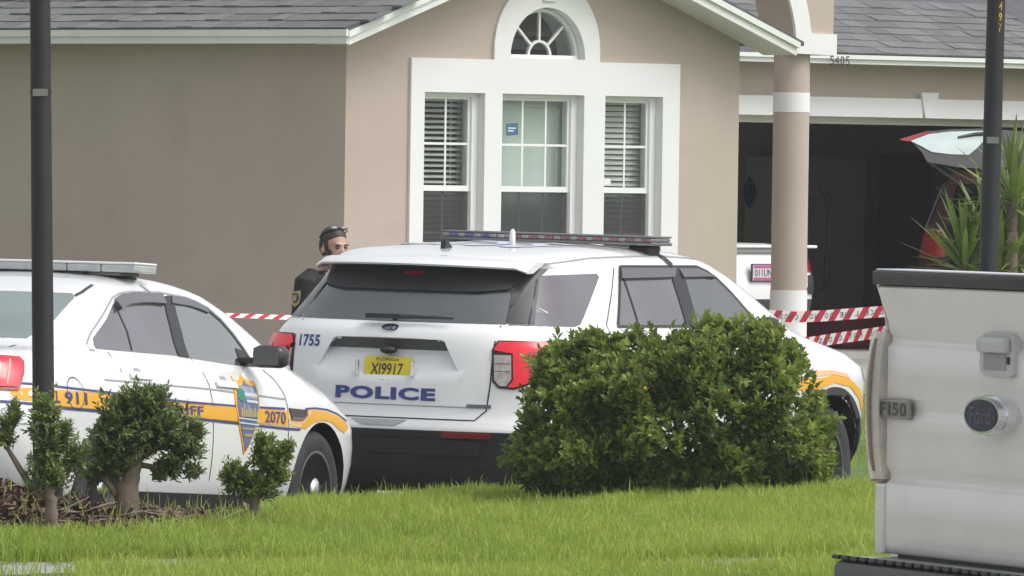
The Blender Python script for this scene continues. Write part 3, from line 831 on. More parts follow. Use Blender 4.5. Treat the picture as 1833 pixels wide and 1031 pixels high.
# tail lamps wrap round the corners
def lamp_suv(s):
    v = 'BR' if s > 0 else 'BL'
    m = lambda P: [(s * u, z) for u, z in P]
    L_ = B.panel('tail_lamp', m([(.560, 1.115), (.595, 1.168), (.90, 1.170), (.895, 1.115), (.825, 0.985), (.76, 0.915), (.68, 0.888), (.595, 0.893), (.560, .93)]), pm('tail_lamp_bezel', (0.03, 0.012, 0.014), 0.3), v, 0.008, 0.05)
    B.panel('lamp_red', m([(.572, 1.112), (.60, 1.158), (.885, 1.160), (.88, 1.115), (.812, 0.985), (.752, 0.925), (.68, 0.90), (.645, .90), (.672, .94), (.672, 1.095)]), LRED, v, 0.020, 0.04, parent=L_)
    B.panel('lamp_clear', m([(.572, 1.085), (.664, 1.085), (.664, .945), (.635, .905), (.60, .905), (.572, .94)]), LCLEAR, v, 0.016, 0.05, parent=L_)
    B.panel('lamp_side', m([(.765, 1.105), (.865, 1.108), (.80, .985), (.765, .96)]), LRED2, v, 0.024, 0.05, parent=L_)
    for i in range(5):
        z = 0.99 + i * 0.024
        B.line('lamp_rib', m([(.768, z), (.80 + i * 0.013, z)]), 0.006, LRED, v, 0.026, parent=L_)
    for z in (0.99, 1.035): B.line('lamp_rib', m([(.575, z), (.66, z)]), 0.005, pm('lamp_rib_grey', (0.12, 0.11, 0.11), 0.4), v, 0.018, parent=L_)
lamp_suv(1); lamp_suv(-1)
# side glass on both sides
def side_suv(v):
    m = (lambda P: P) if v == 'R' else (lambda P: [(-u, z) for u, z in P])
    q = B.panel('quarter_window', m([(0.263, 1.258), (0.369, 1.354), (0.568, 1.546), (0.80, 1.555), (1.30, 1.565), (1.31, 1.545), (0.90, 1.312), (0.82, 1.268), (0.74, 1.256)]), GLASSP, v, 0.004, 0.07)
    B.line('pillar_seam', m([(0.345, 1.262), (0.635, 1.548)]), 0.006, GAP, v, 0.006, parent=q)
    r = B.panel('rear_door_window', m([(1.316, 1.262), (1.40, 1.345), (1.585, 1.531), (1.65, 1.597), (2.41, 1.602), (2.30, 1.54), (2.238, 1.262)]), GLASSP, v, 0.004, 0.07)
    B.line('window_divider', m([(1.63, 1.54), (1.598, 1.312), (1.585, 1.262)]), 0.016, BLACKP, v, 0.008, parent=r)
    B.panel('door_pillar', m([(2.285, 1.53), (2.40, 1.604), (2.48, 1.604), (2.392, 1.258), (2.236, 1.260)]), BLACKP, v, 0.009, 0.07)
    f = B.panel('front_door_window', m([(2.38, 1.262), (2.437, 1.598), (2.70, 1.60), (2.80, 1.575), (2.894, 1.538), (3.013, 1.451), (3.168, 1.318), (3.21, 1.262)]), GLASSD, v, 0.004, 0.07)
    B.line('window_surround', m([(1.312, 1.262), (1.395, 1.345), (1.58, 1.538), (1.645, 1.605), (2.70, 1.608), (2.82, 1.58), (2.915, 1.54), (3.035, 1.455), (3.19, 1.32), (3.235, 1.258)]), 0.020, BLACKP, v, 0.007)
    B.line('belt_moulding', m([(1.30, 1.255), (3.25, 1.255)]), 0.014, BLACKP, v, 0.008)
    vis = pm('smoked_visor', (0.06, 0.06, 0.064), 0.25, coat=0.6) if 'smoked_visor' not in MATS else MATS['smoked_visor']
    B.panel('window_visor', m([(1.575, 1.53), (1.645, 1.598), (2.40, 1.600), (2.30, 1.54)]), vis, v, 0.02, 0.07, lift=lambda u, z: 0.010 + 0.25 * max(0, 1.60 - z))
    B.panel('window_visor', m([(2.425, 1.54), (2.437, 1.598), (2.70, 1.598), (2.88, 1.54), (2.78, 1.545)]), vis, v, 0.02, 0.07, lift=lambda u, z: 0.010 + 0.25 * max(0, 1.60 - z))
    B.line('door_seam', m([(1.565, 1.60), (1.38, 1.44), (1.17, 1.27), (1.15, 1.10), (1.18, 0.95)]), 0.007, GAP, v)
    B.line('door_seam', m([(2.30, 1.25), (2.34, 1.0), (2.36, 0.42)]), 0.007, GAP, v)
    B.line('door_seam', m([(3.36, 1.24), (3.48, 1.0), (3.48, 0.42)]), 0.007, GAP, v)
    B.line('roof_seam', m([(0.609, 1.614), (1.298, 1.655), (2.184, 1.675), (2.9, 1.655)]), 0.007, SEAM, v, 0.004)
    B.panel('door_handle', m([(1.62, 1.045), (1.85, 1.05), (1.85, 1.08), (1.62, 1.075)]), WHITE2, v, 0.03, 0.1)
    B.panel('door_handle', m([(2.62, 1.04), (2.85, 1.04), (2.85, 1.07), (2.62, 1.07)]), WHITE2, v, 0.03, 0.1)
    B.panel('gold_stripe', m([(0.45, 0.98), (3.95, 0.935), (4.13, 0.955), (4.35, 0.93), (4.52, 0.865), (4.64, 0.76), (4.60, 0.72), (4.52, 0.80), (4.36, 0.88), (4.13, 0.905), (3.85, 0.86), (0.45, 0.88)]), GOLD, v, 0.004, 0.06)
    B.panel('pale_stripe', m([(3.7, 0.975), (4.08, 0.985), (4.33, 0.96), (4.36, 0.932), (4.13, 0.957), (3.7, 0.94)]), PEACH, v, 0.0045, 0.06)
    for cx in (1.08, 4.13):
        P = arc(cx, 0.40, 0.430, -8, 188, 26) + arc(cx, 0.40, 0.480, 188, -8, 26)
        B.panel('arch_flare', m(P), BLACKT, v, 0.022, 0.05)
side_suv('R'); side_suv('L')
B.panel('windscreen', [(-0.62, 1.28), (0.62, 1.28), (0.52, 1.62), (-0.52, 1.62)], GLASSD, 'F', 0.004, 0.07)
for s in (-1, 1):
    B.panel('head_lamp', [(s * 0.62, 0.88), (s * 0.93, 0.90), (s * 0.93, 0.99), (s * 0.64, 0.95)], LCLEAR, 'F', 0.006, 0.06)
    wheel(suv, 1.08, s * 0.855, s, 0.38); wheel(suv, 4.13, s * 0.855, s, 0.38)
    mr = empty('mirror'); mr.parent = suv
    MB().bbox(3.04, 3.16, min(s * 0.96, s * 1.09), max(s * 0.96, s * 1.09), 1.20, 1.315, 0.04).build('housing', BLACKP, mr, smooth=True)
    MB().bbox(3.03, 3.12, min(s * 0.86, s * 0.98), max(s * 0.86, s * 0.98), 1.215, 1.255, 0.015).build('arm', BLACKP, mr)
# roof gear
def led_bar(root, x, y0, y1, z0, z1, dx, lens_mat, base_mat, leds):
    b = empty('light_bar'); b.parent = root
    MB().bbox(x - dx, x + dx, y0, y1, z0, z0 + (z1 - z0) * 0.35, 0.006).build('base', base_mat, b)
    MB().bbox(x - dx + 0.004, x + dx - 0.004, y0 + 0.01, y1 - 0.01, z0 + (z1 - z0) * 0.36, z1 - 0.012, 0.01).build('lens', lens_mat, b)
    MB().bbox(x - dx + 0.002, x + dx - 0.002, y0 + 0.004, y1 - 0.004, z1 - 0.011, z1, 0.004).build('cover', base_mat if leds == 2 else WHITE2, b)
    return b
LENS = pm('smoky_lens', (0.21, 0.20, 0.215), 0.15, coat=1.0, var=0.25, vscale=18)
ALU = pm('bar_aluminium', (0.24, 0.24, 0.25), 0.4, metal=0.6)
bar = led_bar(suv, 2.22, -0.72, 0.72, 1.735, 1.792, 0.14, LENS, ALU, 2)
for i in range(26):
    y = -0.68 + 1.36 * i / 25
    cl = (0.10, 0.11, 0.34) if y > 0.36 else ((0.26, 0.10, 0.12) if y < 0.2 else (0.36, 0.36, 0.38))
    mname = 'led_%d' % (0 if y > 0.36 else (1 if y < 0.2 else 2))
    mt = MATS.get(mname) or pm(mname, cl, 0.3)
    if i % 2 == 1: mt = MATS.get('led_g') or pm('led_g', (0.28, 0.26, 0.27), 0.3)
    MB().bbox(2.070, 2.090, y - 0.019, y + 0.019, 1.757, 1.776, 0.004).build('led_module', mt, bar)
for s in (-1, 1):
    MB().bbox(2.14, 2.30, s * 0.60 - 0.07, s * 0.60 + 0.07, 1.66, 1.734, 0.012).build('mount_foot', BLACKP, bar)
    B.line('mount_strap', [(s * 2.27, 1.685), (s * 2.36, 1.612)], 0.035, BLACKP, 'R' if s > 0 else 'L', 0.012, parent=bar)
fin = MB().prism([(0.72, 1.655), (0.92, 1.67), (0.91, 1.688), (0.83, 1.700), (0.78, 1.733), (0.745, 1.738), (0.735, 1.69)], 'y', -0.016, 0.016)
fin.build('roof_fin', BLACKP, suv)
MB().lathe([(0.02, 1.71), (0.018, 1.76), (0.016, 1.80), (0.008, 1.815), (0.001, 1.817)], 12, Matrix.Translation((1.15, -0.25, 0))).build('antenna', WHITE2, suv, smooth=True)
BLUEF = pm('pale_blue_roof_print', (0.50, 0.55, 0.68), 0.5)
# roof number reads from the rear
B.text('roof_number', '1755', -0.34, 0.95, 0.34, 1.60, BLUEF, 'B', 0.004) if False else None
v2, f2 = text2d('1755', 0.03)
V = []
for x, y in v2:
    p, n = B.hit(0.95 + 0.75 * y, 0.42 - 0.84 * x, 'T'); V.append(p + n * 0.003)
pydata('roof_number', V, f2, BLUEF, suv)

# ---------------------------------------------------------------- patrol sedan
sed = tag(empty('police_sedan', mat=frame(SED_O, *SED_A)), 'white patrol sedan with gold and blue stripe and shield, unit 2070, behind the bushes', 'sedan')
zs = [.22, .27, .34, .40, .50, .60, .70, .76, .80, .84, .88, .92, .96, 1.0, 1.03, 1.05, 1.065, 1.08, 1.10, 1.14, 1.20, 1.26, 1.32, 1.37, 1.41, 1.44, 1.465, 1.485, 1.505, 1.52]
x0t = ([.22, .30, .50, .70, .90, 1.0, 1.03, 1.06, 1.08, 1.10, 1.14, 1.20, 1.30, 1.40, 1.44, 1.47, 1.50, 1.512],
       [-3.8, -4.05, -4.2, -4.24, -4.19, -4.16, -4.10, -3.95, -3.65, -3.46, -3.34, -3.18, -2.91, -2.62, -2.46, -2.30, -2.05, -1.85])
x1t = ([.22, .30, .50, .65, .74, .80, .86, .92, .98, 1.02, 1.05, 1.10, 1.15, 1.24, 1.32, 1.41, 1.45, 1.48, 1.50, 1.512],
       [.75, .92, .97, .97, .93, .86, .74, .58, .42, .32, .22, .08, -.02, -.20, -.36, -.60, -.78, -.98, -1.2, -1.45])
wt = ([.22, .30, .40, .55, .75, .85, .92, .98, 1.03, 1.07, 1.10, 1.20, 1.30, 1.38, 1.42, 1.45, 1.48, 1.50, 1.512],
      [.84, .90, .925, .945, .945, .935, .915, .885, .845, .80, .785, .735, .68, .632, .603, .572, .525, .46, .38])
T = []
for z in zs:
    lr = 0.55 if z < 1.05 else 0.5
    lf = 0.60 if z < 0.8 else (0.68 if z < 1.05 else 0.5)
    T.append((z, np.interp(z, *x0t), np.interp(z, *x1t), np.interp(z, *wt), lr, lf, 2.5 if z < 1.05 else 2.6))
o = bpy.data.objects.new('body', body_mesh('body', T, bulge=0.02)); COL.objects.link(o); o.parent = sed; o.data.materials.append(WHITE)
cut(o, arch_cut(sed, 0.045, 0.345, 0.395, 0.60) + arch_cut(sed, -2.868, 0.345, 0.395, 0.60))
o.data.polygons.foreach_set('use_smooth', [True] * len(o.data.polygons)); o.data.set_sharp_from_angle(angle=math.radians(32))
B = Body(o, sed)
TW, TF = 0.345, 0.045
for s in (-1, 1):
    wheel(sed, TF, s * 0.80, s, TW, rim=0.225); wheel(sed, -2.868, s * 0.80, s, TW, rim=0.225)
B.panel('rear_window', [(-0.60, 1.13), (0.60, 1.13), (0.607, 1.234), (0.555, 1.36), (0.52, 1.385), (-0.52, 1.385), (-0.555, 1.36), (-0.607, 1.234)], pm('green_rear_glass', (0.16, 0.215, 0.20), 0.12, spec=1.0, coat=1.0, var=0.18, vscale=2.2), 'B', 0.004, 0.06)
B.panel('windscreen', [(-0.60, 1.09), (0.60, 1.09), (0.50, 1.40), (-0.50, 1.40)], GLASSD, 'F', 0.004, 0.06)
def side_sed(v):
    m = (lambda P: P) if v == 'R' else (lambda P: [(-u, z) for u, z in P])
    B.line('window_chrome', m([(-2.78, 1.080), (-2.835, 1.083), (-2.844, 1.116), (-2.737, 1.172), (-2.441, 1.285), (-2.221, 1.373), (-2.081, 1.402), (-1.905, 1.414), (-1.517, 1.420), (-1.38, 1.412), (-1.2, 1.402), (-1.07, 1.382), (-0.95, 1.350), (-0.84, 1.29), (-0.76, 1.215), (-0.69, 1.125), (-0.65, 1.06)]), 0.009, SEAM, v, 0.004)
    r = B.panel('rear_door_window', m([(-2.745, 1.091), (-2.756, 1.11), (-2.726, 1.15), (-2.44, 1.255), (-2.275, 1.331), (-2.217, 1.352), (-2.10, 1.378), (-1.90, 1.390), (-1.52, 1.395), (-1.60, 1.30), (-1.68, 1.15), (-1.70, 1.074)]), GLASSP, v, 0.004, 0.06)
    B.line('window_divider', m([(-2.248, 1.33), (-2.248, 1.297), (-2.253, 1.192), (-2.297, 1.088)]), 0.014, BLACKP, v, 0.007, parent=r)
    B.panel('door_pillar', m([(-1.53, 1.395), (-1.457, 1.402), (-1.395, 1.40), (-1.468, 1.30), (-1.540, 1.15), (-1.560, 1.065), (-1.695, 1.072), (-1.682, 1.15), (-1.602, 1.30)]), BLACKP, v, 0.008, 0.05)
    f = B.panel('front_door_window', m([(-1.564, 1.065), (-1.545, 1.15), (-1.473, 1.30), (-1.40, 1.392), (-1.228, 1.386), (-1.11, 1.366), (-0.987, 1.336), (-0.873, 1.278), (-0.794, 1.206), (-0.724, 1.119), (-0.70, 1.055), (-0.73, 1.043), (-0.903, 1.034)]), pm('front_door_glass', (0.085, 0.10, 0.10), 0.08, spec=1.0, coat=1.0, var=0.2, vscale=3) if 'front_door_glass' not in MATS else MATS['front_door_glass'], v, 0.004, 0.05)
    B.line('window_surround', m([(-1.40, 1.394), (-1.228, 1.388), (-1.11, 1.368), (-0.987, 1.338), (-0.873, 1.280), (-0.794, 1.208), (-0.724, 1.121), (-0.69, 1.055)]), 0.022, BLACKP, v, 0.007)
    B.panel('mirror_sail', m([(-0.86, 1.036), (-0.84, 1.13), (-0.73, 1.115), (-0.66, 1.035)]), BLACKP, v, 0.009, 0.06)
    vis = MATS['smoked_visor']
    B.panel('window_visor', m([(-2.237, 1.345), (-2.20, 1.368), (-2.109, 1.388), (-1.90, 1.404), (-1.51, 1.409), (-1.575, 1.349), (-1.75, 1.352), (-1.929, 1.345), (-2.083, 1.334), (-2.236, 1.301)]), vis, v, 0.02, 0.04, lift=lambda u, z: 0.010 + 0.22 * max(0, 1.41 - z))
    B.panel('window_visor', m([(-1.462, 1.36), (-1.41, 1.40), (-1.228, 1.396), (-1.11, 1.376), (-0.987, 1.346), (-1.01, 1.318), (-1.12, 1.338), (-1.25, 1.352), (-1.38, 1.356)]), vis, v, 0.02, 0.04, lift=lambda u, z: 0.014)
    B.line('door_seam', m([(-2.62, 1.078), (-2.63, 0.98), (-2.645, 0.90), (-2.63, 0.80), (-2.58, 0.62)]), 0.007, GAP, v)
    B.line('door_seam', m([(-1.54, 1.062), (-1.52, 0.98), (-1.52, 0.87), (-1.51, 0.70), (-1.50, 0.40)]), 0.007, GAP, v)
    B.line('door_seam', m([(-0.63, 1.02), (-0.55, 0.97), (-0.475, 0.88), (-0.45, 0.78), (-0.445, 0.40)]), 0.007, GAP, v)
    B.line('belt_crease', m([(-2.9, 0.925), (-1.55, 0.90), (-0.46, 0.86)]), 0.010, SEAM, v, 0.0022)
    ffl = [(-3.31 + 0.105 * math.cos(t), 0.845 + 0.085 * math.sin(t)) for t in np.linspace(0, 2 * math.pi, 28, endpoint=False)]
    B.line('fuel_flap', m(ffl), 0.005, GAP, v, 0.005, closed=True)
    B.line('bumper_seam', m([(-3.88, 0.79), (-4.0, 0.75), (-4.0, 0.68), (-3.3, 0.66)]), 0.006, SEAM, v)
    for hx, hz in ((-2.415, 0.958), (-1.285, 0.935)):
        h_ = B.panel('door_handle', m([(hx - 0.14, hz - 0.022), (hx + 0.13, hz - 0.028), (hx + 0.14, hz - 0.01), (hx + 0.12, hz + 0.006), (hx - 0.12, hz + 0.012), (hx - 0.145, hz)]), WHITE2, v, 0.016, 0.06)
        B.panel('handle_cup', m([(hx - 0.05, hz + 0.012), (hx + 0.05, hz + 0.008), (hx + 0.03, hz + 0.035), (hx - 0.03, hz + 0.038)]), SEAM, v, 0.003, 0.06)
    # livery
    sl = lambda x, a: a
    B.panel('gold_stripe', m([(-4.0, 0.865), (-3.90, 0.80), (-3.45, 0.775), (-1.86, 0.748), (-1.19, 0.73), (-0.47, 0.712), (-0.44, 0.795), (-1.19, 0.80), (-1.86, 0.81), (-3.45, 0.862)]), GOLD, v, 0.003, 0.07)
    B.line('navy_line', m([(-3.92, 0.89), (-3.45, 0.876), (-1.86, 0.824), (-1.2, 0.812), (-0.5, 0.808)]), 0.012, NAVY, v, 0.0035)
    B.line('navy_line', m([(-4.0, 0.79), (-3.45, 0.765), (-1.86, 0.737), (-1.19, 0.718), (-0.47, 0.697), (-0.28, 0.695)]), 0.014, NAVY, v, 0.0035)
    B.panel('pale_stripe', m([(-0.43, 0.80), (-0.43, 0.716), (-0.28, 0.708), (-0.20, 0.745), (-0.10, 0.80), (-0.20, 0.803)]), PEACH, v, 0.003, 0.06)
    B.panel('gold_stripe', m([(-0.20, 0.803), (-0.05, 0.808), (0.12, 0.80), (0.28, 0.778), (0.40, 0.745), (0.45, 0.715), (0.43, 0.70), (0.375, 0.685), (0.30, 0.70), (0.18, 0.742), (0.045, 0.752), (-0.09, 0.735), (-0.20, 0.70), (-0.28, 0.702)]), GOLD, v, 0.003, 0.05)
    B.line('navy_line', m([(-0.20, 0.812), (-0.05, 0.818), (0.12, 0.812), (0.28, 0.79), (0.42, 0.752)]), 0.010, NAVY, v, 0.0035)
    vt = B.panel('fender_vent', m([(-0.44, 0.812), (-0.19, 0.806), (-0.19, 0.78), (-0.25, 0.755), (-0.42, 0.755)]), pm('vent_dark', (0.06, 0.05, 0.05), 0.4), v, 0.009, 0.06)
    B.line('vent_rim', m([(-0.42, 0.755), (-0.25, 0.755), (-0.19, 0.78), (-0.19, 0.806)]), 0.012, pm('vent_rim_brown', (0.2, 0.14, 0.12), 0.4), v, 0.012, parent=vt)
    if v == 'R':
        B.text('livery_text', 'CALL', -3.775, 0.795, -3.515, 0.860, NAVY, v, 0.006, slope=-0.018, bold=0.022)
        B.text('livery_digits', '911', -3.455, 0.790, -3.175, 0.855, NAVY, v, 0.006, slope=-0.018, bold=0.022)
        B.text('livery_word', 'SHERIFF', -2.36, 0.760, -1.655, 0.812, NAVY, v, 0.006, slope=-0.012, bold=0.03)
        B.text('unit_number', '2070', -0.795, 0.728, -0.50, 0.795, NAVY, v, 0.006, slope=-0.02, bold=0.02)
        S0 = [(-1.235, 0.975), (-1.21, 0.955), (-1.165, 0.948), (-1.125, 0.962), (-1.10, 0.99), (-1.06, 0.965), (-1.0, 0.952), (-0.935, 0.955), (-0.90, 0.935), (-0.865, 0.88), (-0.855, 0.83), (-0.875, 0.74), (-0.91, 0.68), (-0.97, 0.60), (-1.035, 0.545), (-1.075, 0.61), (-1.125, 0.69), (-1.17, 0.77), (-1.195, 0.84), (-1.21, 0.90)]
        dsh = lambda z: float(np.interp(z, [.56, .7, .85, .92, .99], [-.04, -.03, -.01, .03, .09]))
        S0 = [(x + dsh(z), z) for x, z in S0]
        cx, cz = -1.035, 0.80
        sh = B.panel('shield', m(S0), GOLD, v, 0.006, 0.06)
        S1 = [(cx + (x - cx) * 0.86, cz + (z - cz) * 0.88 - 0.012) for x, z in S0]
        B.panel('shield_field', m(S1), pm('shield_blue', (0.12, 0.15, 0.30), 0.45, var=0.25, vscale=12), v, 0.009, 0.06, parent=sh)
        B.panel('shield_sky', m([(-1.16, 0.925), (-0.93, 0.915), (-0.90, 0.85), (-1.17, 0.86)]), pm('shield_grey', (0.30, 0.33, 0.42), 0.5, var=0.2, vscale=20), v, 0.0105, 0.06, parent=sh)
        B.panel('shield_palm', m([(-1.165, 0.90), (-1.12, 0.91), (-1.07, 0.895), (-1.075, 0.85), (-1.11, 0.835), (-1.16, 0.85)]), pm('shield_green', (0.02, 0.22, 0.14), 0.5), v, 0.012, 0.06, parent=sh)
        B.line('shield_print', m([(-1.075, 0.877), (-0.905, 0.872)]), 0.0186, pm('shield_white', (0.55, 0.6, 0.68), 0.5), v, 0.013, parent=sh)
        B.line('shield_print', m([(-1.060, 0.841), (-0.905, 0.836)]), 0.0136, MATS['shield_white'], v, 0.013, parent=sh)
        bx = -1.145
        for w_, h_ in ((0.03, 0.05), (0.022, 0.07), (0.03, 0.04), (0.02, 0.06), (0.035, 0.045), (0.02, 0.035), (0.028, 0.05), (0.02, 0.03)):
            B.panel('shield_skyline', m([(bx, 0.755), (bx + w_, 0.755), (bx + w_, 0.755 + h_), (bx, 0.755 + h_)]), pm('shield_buildings', (0.36, 0.31, 0.16), 0.5) if 'shield_buildings' not in MATS else MATS['shield_buildings'], v, 0.0115, 0.1, parent=sh)
            bx += w_ + 0.004
        B.line('shield_band', m([(-1.185, 0.748), (-0.89, 0.735)]), 0.008, MATS['shield_white'], v, 0.013, parent=sh)
        B.line('shield_band', m([(-1.175, 0.722), (-0.90, 0.712)]), 0.008, MATS['shield_white'], v, 0.013, parent=sh)
        B.line('shield_print', m([(-1.140, 0.691), (-0.930, 0.687)]), 0.0112, MATS['shield_buildings'], v, 0.012, parent=sh)
        B.line('shield_print', m([(-1.100, 0.655), (-0.960, 0.652)]), 0.0161, MATS['shield_buildings'], v, 0.012, parent=sh)
side_sed('R'); side_sed('L')
def lamp_sed(s):
    v = 'BR' if s > 0 else 'BL'
    m = lambda P: [(s * u, z) for u, z in P]
    # u on the 45 degree view
    L_ = B.panel('tail_lamp', m([(-2.60, 0.845), (-2.585, 1.035), (-2.10, 1.022), (-2.085, 1.00), (-2.10, 0.94), (-2.145, 0.85)]), LRED2, v, 0.010, 0.05)
    B.panel('lamp_red', m([(-2.59, 0.865), (-2.58, 1.02), (-2.115, 1.01), (-2.105, 0.995), (-2.12, 0.94), (-2.16, 0.865)]), LRED, v, 0.018, 0.05, parent=L_)
    B.panel('lamp_inner', m([(-2.55, 0.885), (-2.54, 1.0), (-2.24, 0.985), (-2.26, 0.885)]), LRED2, v, 0.022, 0.05, parent=L_)
    B.line('lamp_line', m([(-2.22, 0.875), (-2.18, 1.0)]), 0.008, pm('lamp_pale_red', (0.8, 0.25, 0.22), 0.3) if 'lamp_pale_red' not in MATS else MATS['lamp_pale_red'], v, 0.022, parent=L_)
lamp_sed(1); lamp_sed(-1)
B.line('roof_moulding', [(-2.52, -0.545), (-2.42, -0.545), (-2.25, -0.525)], 0.016, BLACKP, 'T', 0.005)
B.line('boot_seam', [(-0.62, 1.09), (-0.66, 1.02), (-0.62, 0.86)], 0.008, GAP, 'B'); B.line('boot_seam', [(0.62, 1.09), (0.66, 1.02), (0.62, 0.86)], 0.008, GAP, 'B')
B.panel('sill', [(-2.45, 0.225), (-0.36, 0.225), (-0.36, 0.315), (-2.45, 0.335)], BLACKT, 'R', 0.006, 0.2)
for s in (-1, 1):
    mr = empty('mirror'); mr.parent = sed
    y0, y1 = (0.90, 1.09) if s > 0 else (-1.09, -0.90)
    MB().bbox(-0.93, -0.79, y0, y1, 1.03, 1.155, 0.04).build('housing', pm('mirror_black', (0.03, 0.03, 0.032), 0.35), mr, smooth=True)
    MB().bbox(-0.936, -0.928, y0 + 0.02, y1 - 0.02, 1.045, 1.14, 0.003).build('mirror_glass', pm('mirror_glass', (0.10, 0.11, 0.11), 0.25), mr)
    MB().bbox(-0.90, -0.81, min(s * 0.80, s * 0.94), max(s * 0.80, s * 0.94), 1.05, 1.085, 0.012).build('arm', BLACKP, mr)
CLEARL = pm('clear_lens', (0.46, 0.48, 0.485), 0.1, coat=1.0, var=0.12, vscale=9)
bar = empty('light_bar'); bar.parent = sed
bxx, bz0, bz1 = -1.75, 1.500, 1.575
MB().bbox(bxx - 0.13, bxx + 0.13, -0.52, 0.52, bz0, bz0 + 0.018, 0.004).build('base', pm('bar_shade', (0.16, 0.155, 0.15), 0.5), bar)
for i in range(6):
    a, b = -0.615 + i * 0.205, -0.615 + (i + 1) * 0.205 - 0.004
    MB().bbox(bxx - 0.15, bxx + 0.15, a, b, bz0 + 0.0185, bz1 - 0.014, 0.008).build('lens', CLEARL, bar)
MB().bbox(bxx - 0.152, bxx + 0.152, -0.617, 0.615, bz1 - 0.0135, bz1, 0.006).build('cover', WHITE2, bar)
for s in (-1, 1):
    MB().bbox(bxx - 0.03, bxx + 0.13, s * 0.44 - 0.07, s * 0.44 + 0.07, 1.43, 1.499, 0.01).build('mount_foot', BLACKP, bar)
    MB().tube([(bxx - 0.12, s * 0.30, 1.515), (bxx - 0.13, s * 0.36, 1.48)], 0.012, 6).build('mount_strut', BLACKP, bar)
    B.line('mount_strap', [(s * (bxx + 0.04), 1.455), (s * (bxx + 0.10), 1.405)], 0.02, SEAM, 'R' if s > 0 else 'L', 0.008, parent=bar)
# ---------------------------------------------------------------- silver pickup, close on the right
TR_O = Vector((1.10117, 19.28814, 0.0))
trk = tag(empty('pickup_truck', mat=frame(TR_O, 68.5)), 'silver pickup truck tailgate with F150 badge and chrome oval emblem, close on the right', 'pickup truck')
pz = [(0.800, 0.020), (0.806, 0.006), (0.822, 0.0), (0.956, 0.0), (0.960, 0.003), (0.967, 0.011), (0.980, 0.011), (0.993, 0.004), (1.0, 0.0), (1.107, 0.0), (1.112, 0.002), (1.118, 0.007), (1.132, 0.007), (1.145, 0.002), (1.152, 0.0),
      (1.262, 0.0), (1.266, 0.003), (1.274, 0.011), (1.287, 0.011), (1.300, 0.003), (1.315, 0.001), (1.335, -0.006), (1.36, -0.015), (1.385, -0.024), (1.395, -0.027), (1.400, -0.022)]
def profile_sheet(name, y0, y1, n, mat, parent, depth=0.06, crown=0.0):
    V, Fq = [], []; k = len(pz)
    for i in range(n + 1):
        y = y0 + (y1 - y0) * i / n; q = 2 * i / n - 1
        for z, x in pz: V.append((x + crown * q * q, y, z))
    for i in range(n):
        for j in range(k - 1): Fq.append((i * k + j, i * k + j + 1, (i + 1) * k + j + 1, (i + 1) * k + j))
    b = len(V)
    for i in range(n + 1):
        y = y0 + (y1 - y0) * i / n; V += [(depth, y, pz[0][0]), (depth, y, pz[-1][0])]
    for i in range(n):
        Fq.append((i * k, (i + 1) * k, b + 2 * i + 2, b + 2 * i)); Fq.append((i * k + k - 1, b + 2 * i + 1, b + 2 * i + 3, (i + 1) * k + k - 1))
        Fq.append((b + 2 * i, b + 2 * i + 2, b + 2 * i + 3, b + 2 * i + 1))
    Fq.append(tuple(range(k)) + (b + 1, b)); Fq.append(tuple(n * k + j for j in range(k - 1, -1, -1)) + (b + 2 * n, b + 2 * n + 1))
    me = bpy.data.meshes.new(name); me.from_pydata(V, [], Fq); bm = bmesh.new(); bm.from_mesh(me); bmesh.ops.recalc_face_normals(bm, faces=bm.faces); bm.to_mesh(me); bm.free()
    return link_mesh(name, me, mat, parent, sharp=50)
tg = profile_sheet('tailgate', -0.515, 0.722, 40, SILVER, trk, crown=0.006)
CAPM = pm('tailgate_cap_black', (0.026, 0.024, 0.023), 0.5, var=0.15, vscale=20)
MB().bbox(-0.026, 0.075, -0.52, 0.745, 1.402, 1.432, 0.003).build('tailgate_cap', CAPM, tg, sharp=40)
MB().bbox(-0.018, 0.07, -0.52, 0.742, 1.4325, 1.437, 0.002).build('cap_edge_glint', pm('cap_top_glint', (0.66, 0.68, 0.72), 0.3), tg)  # pale strip: light reflected along the cap's top edge, put into colour
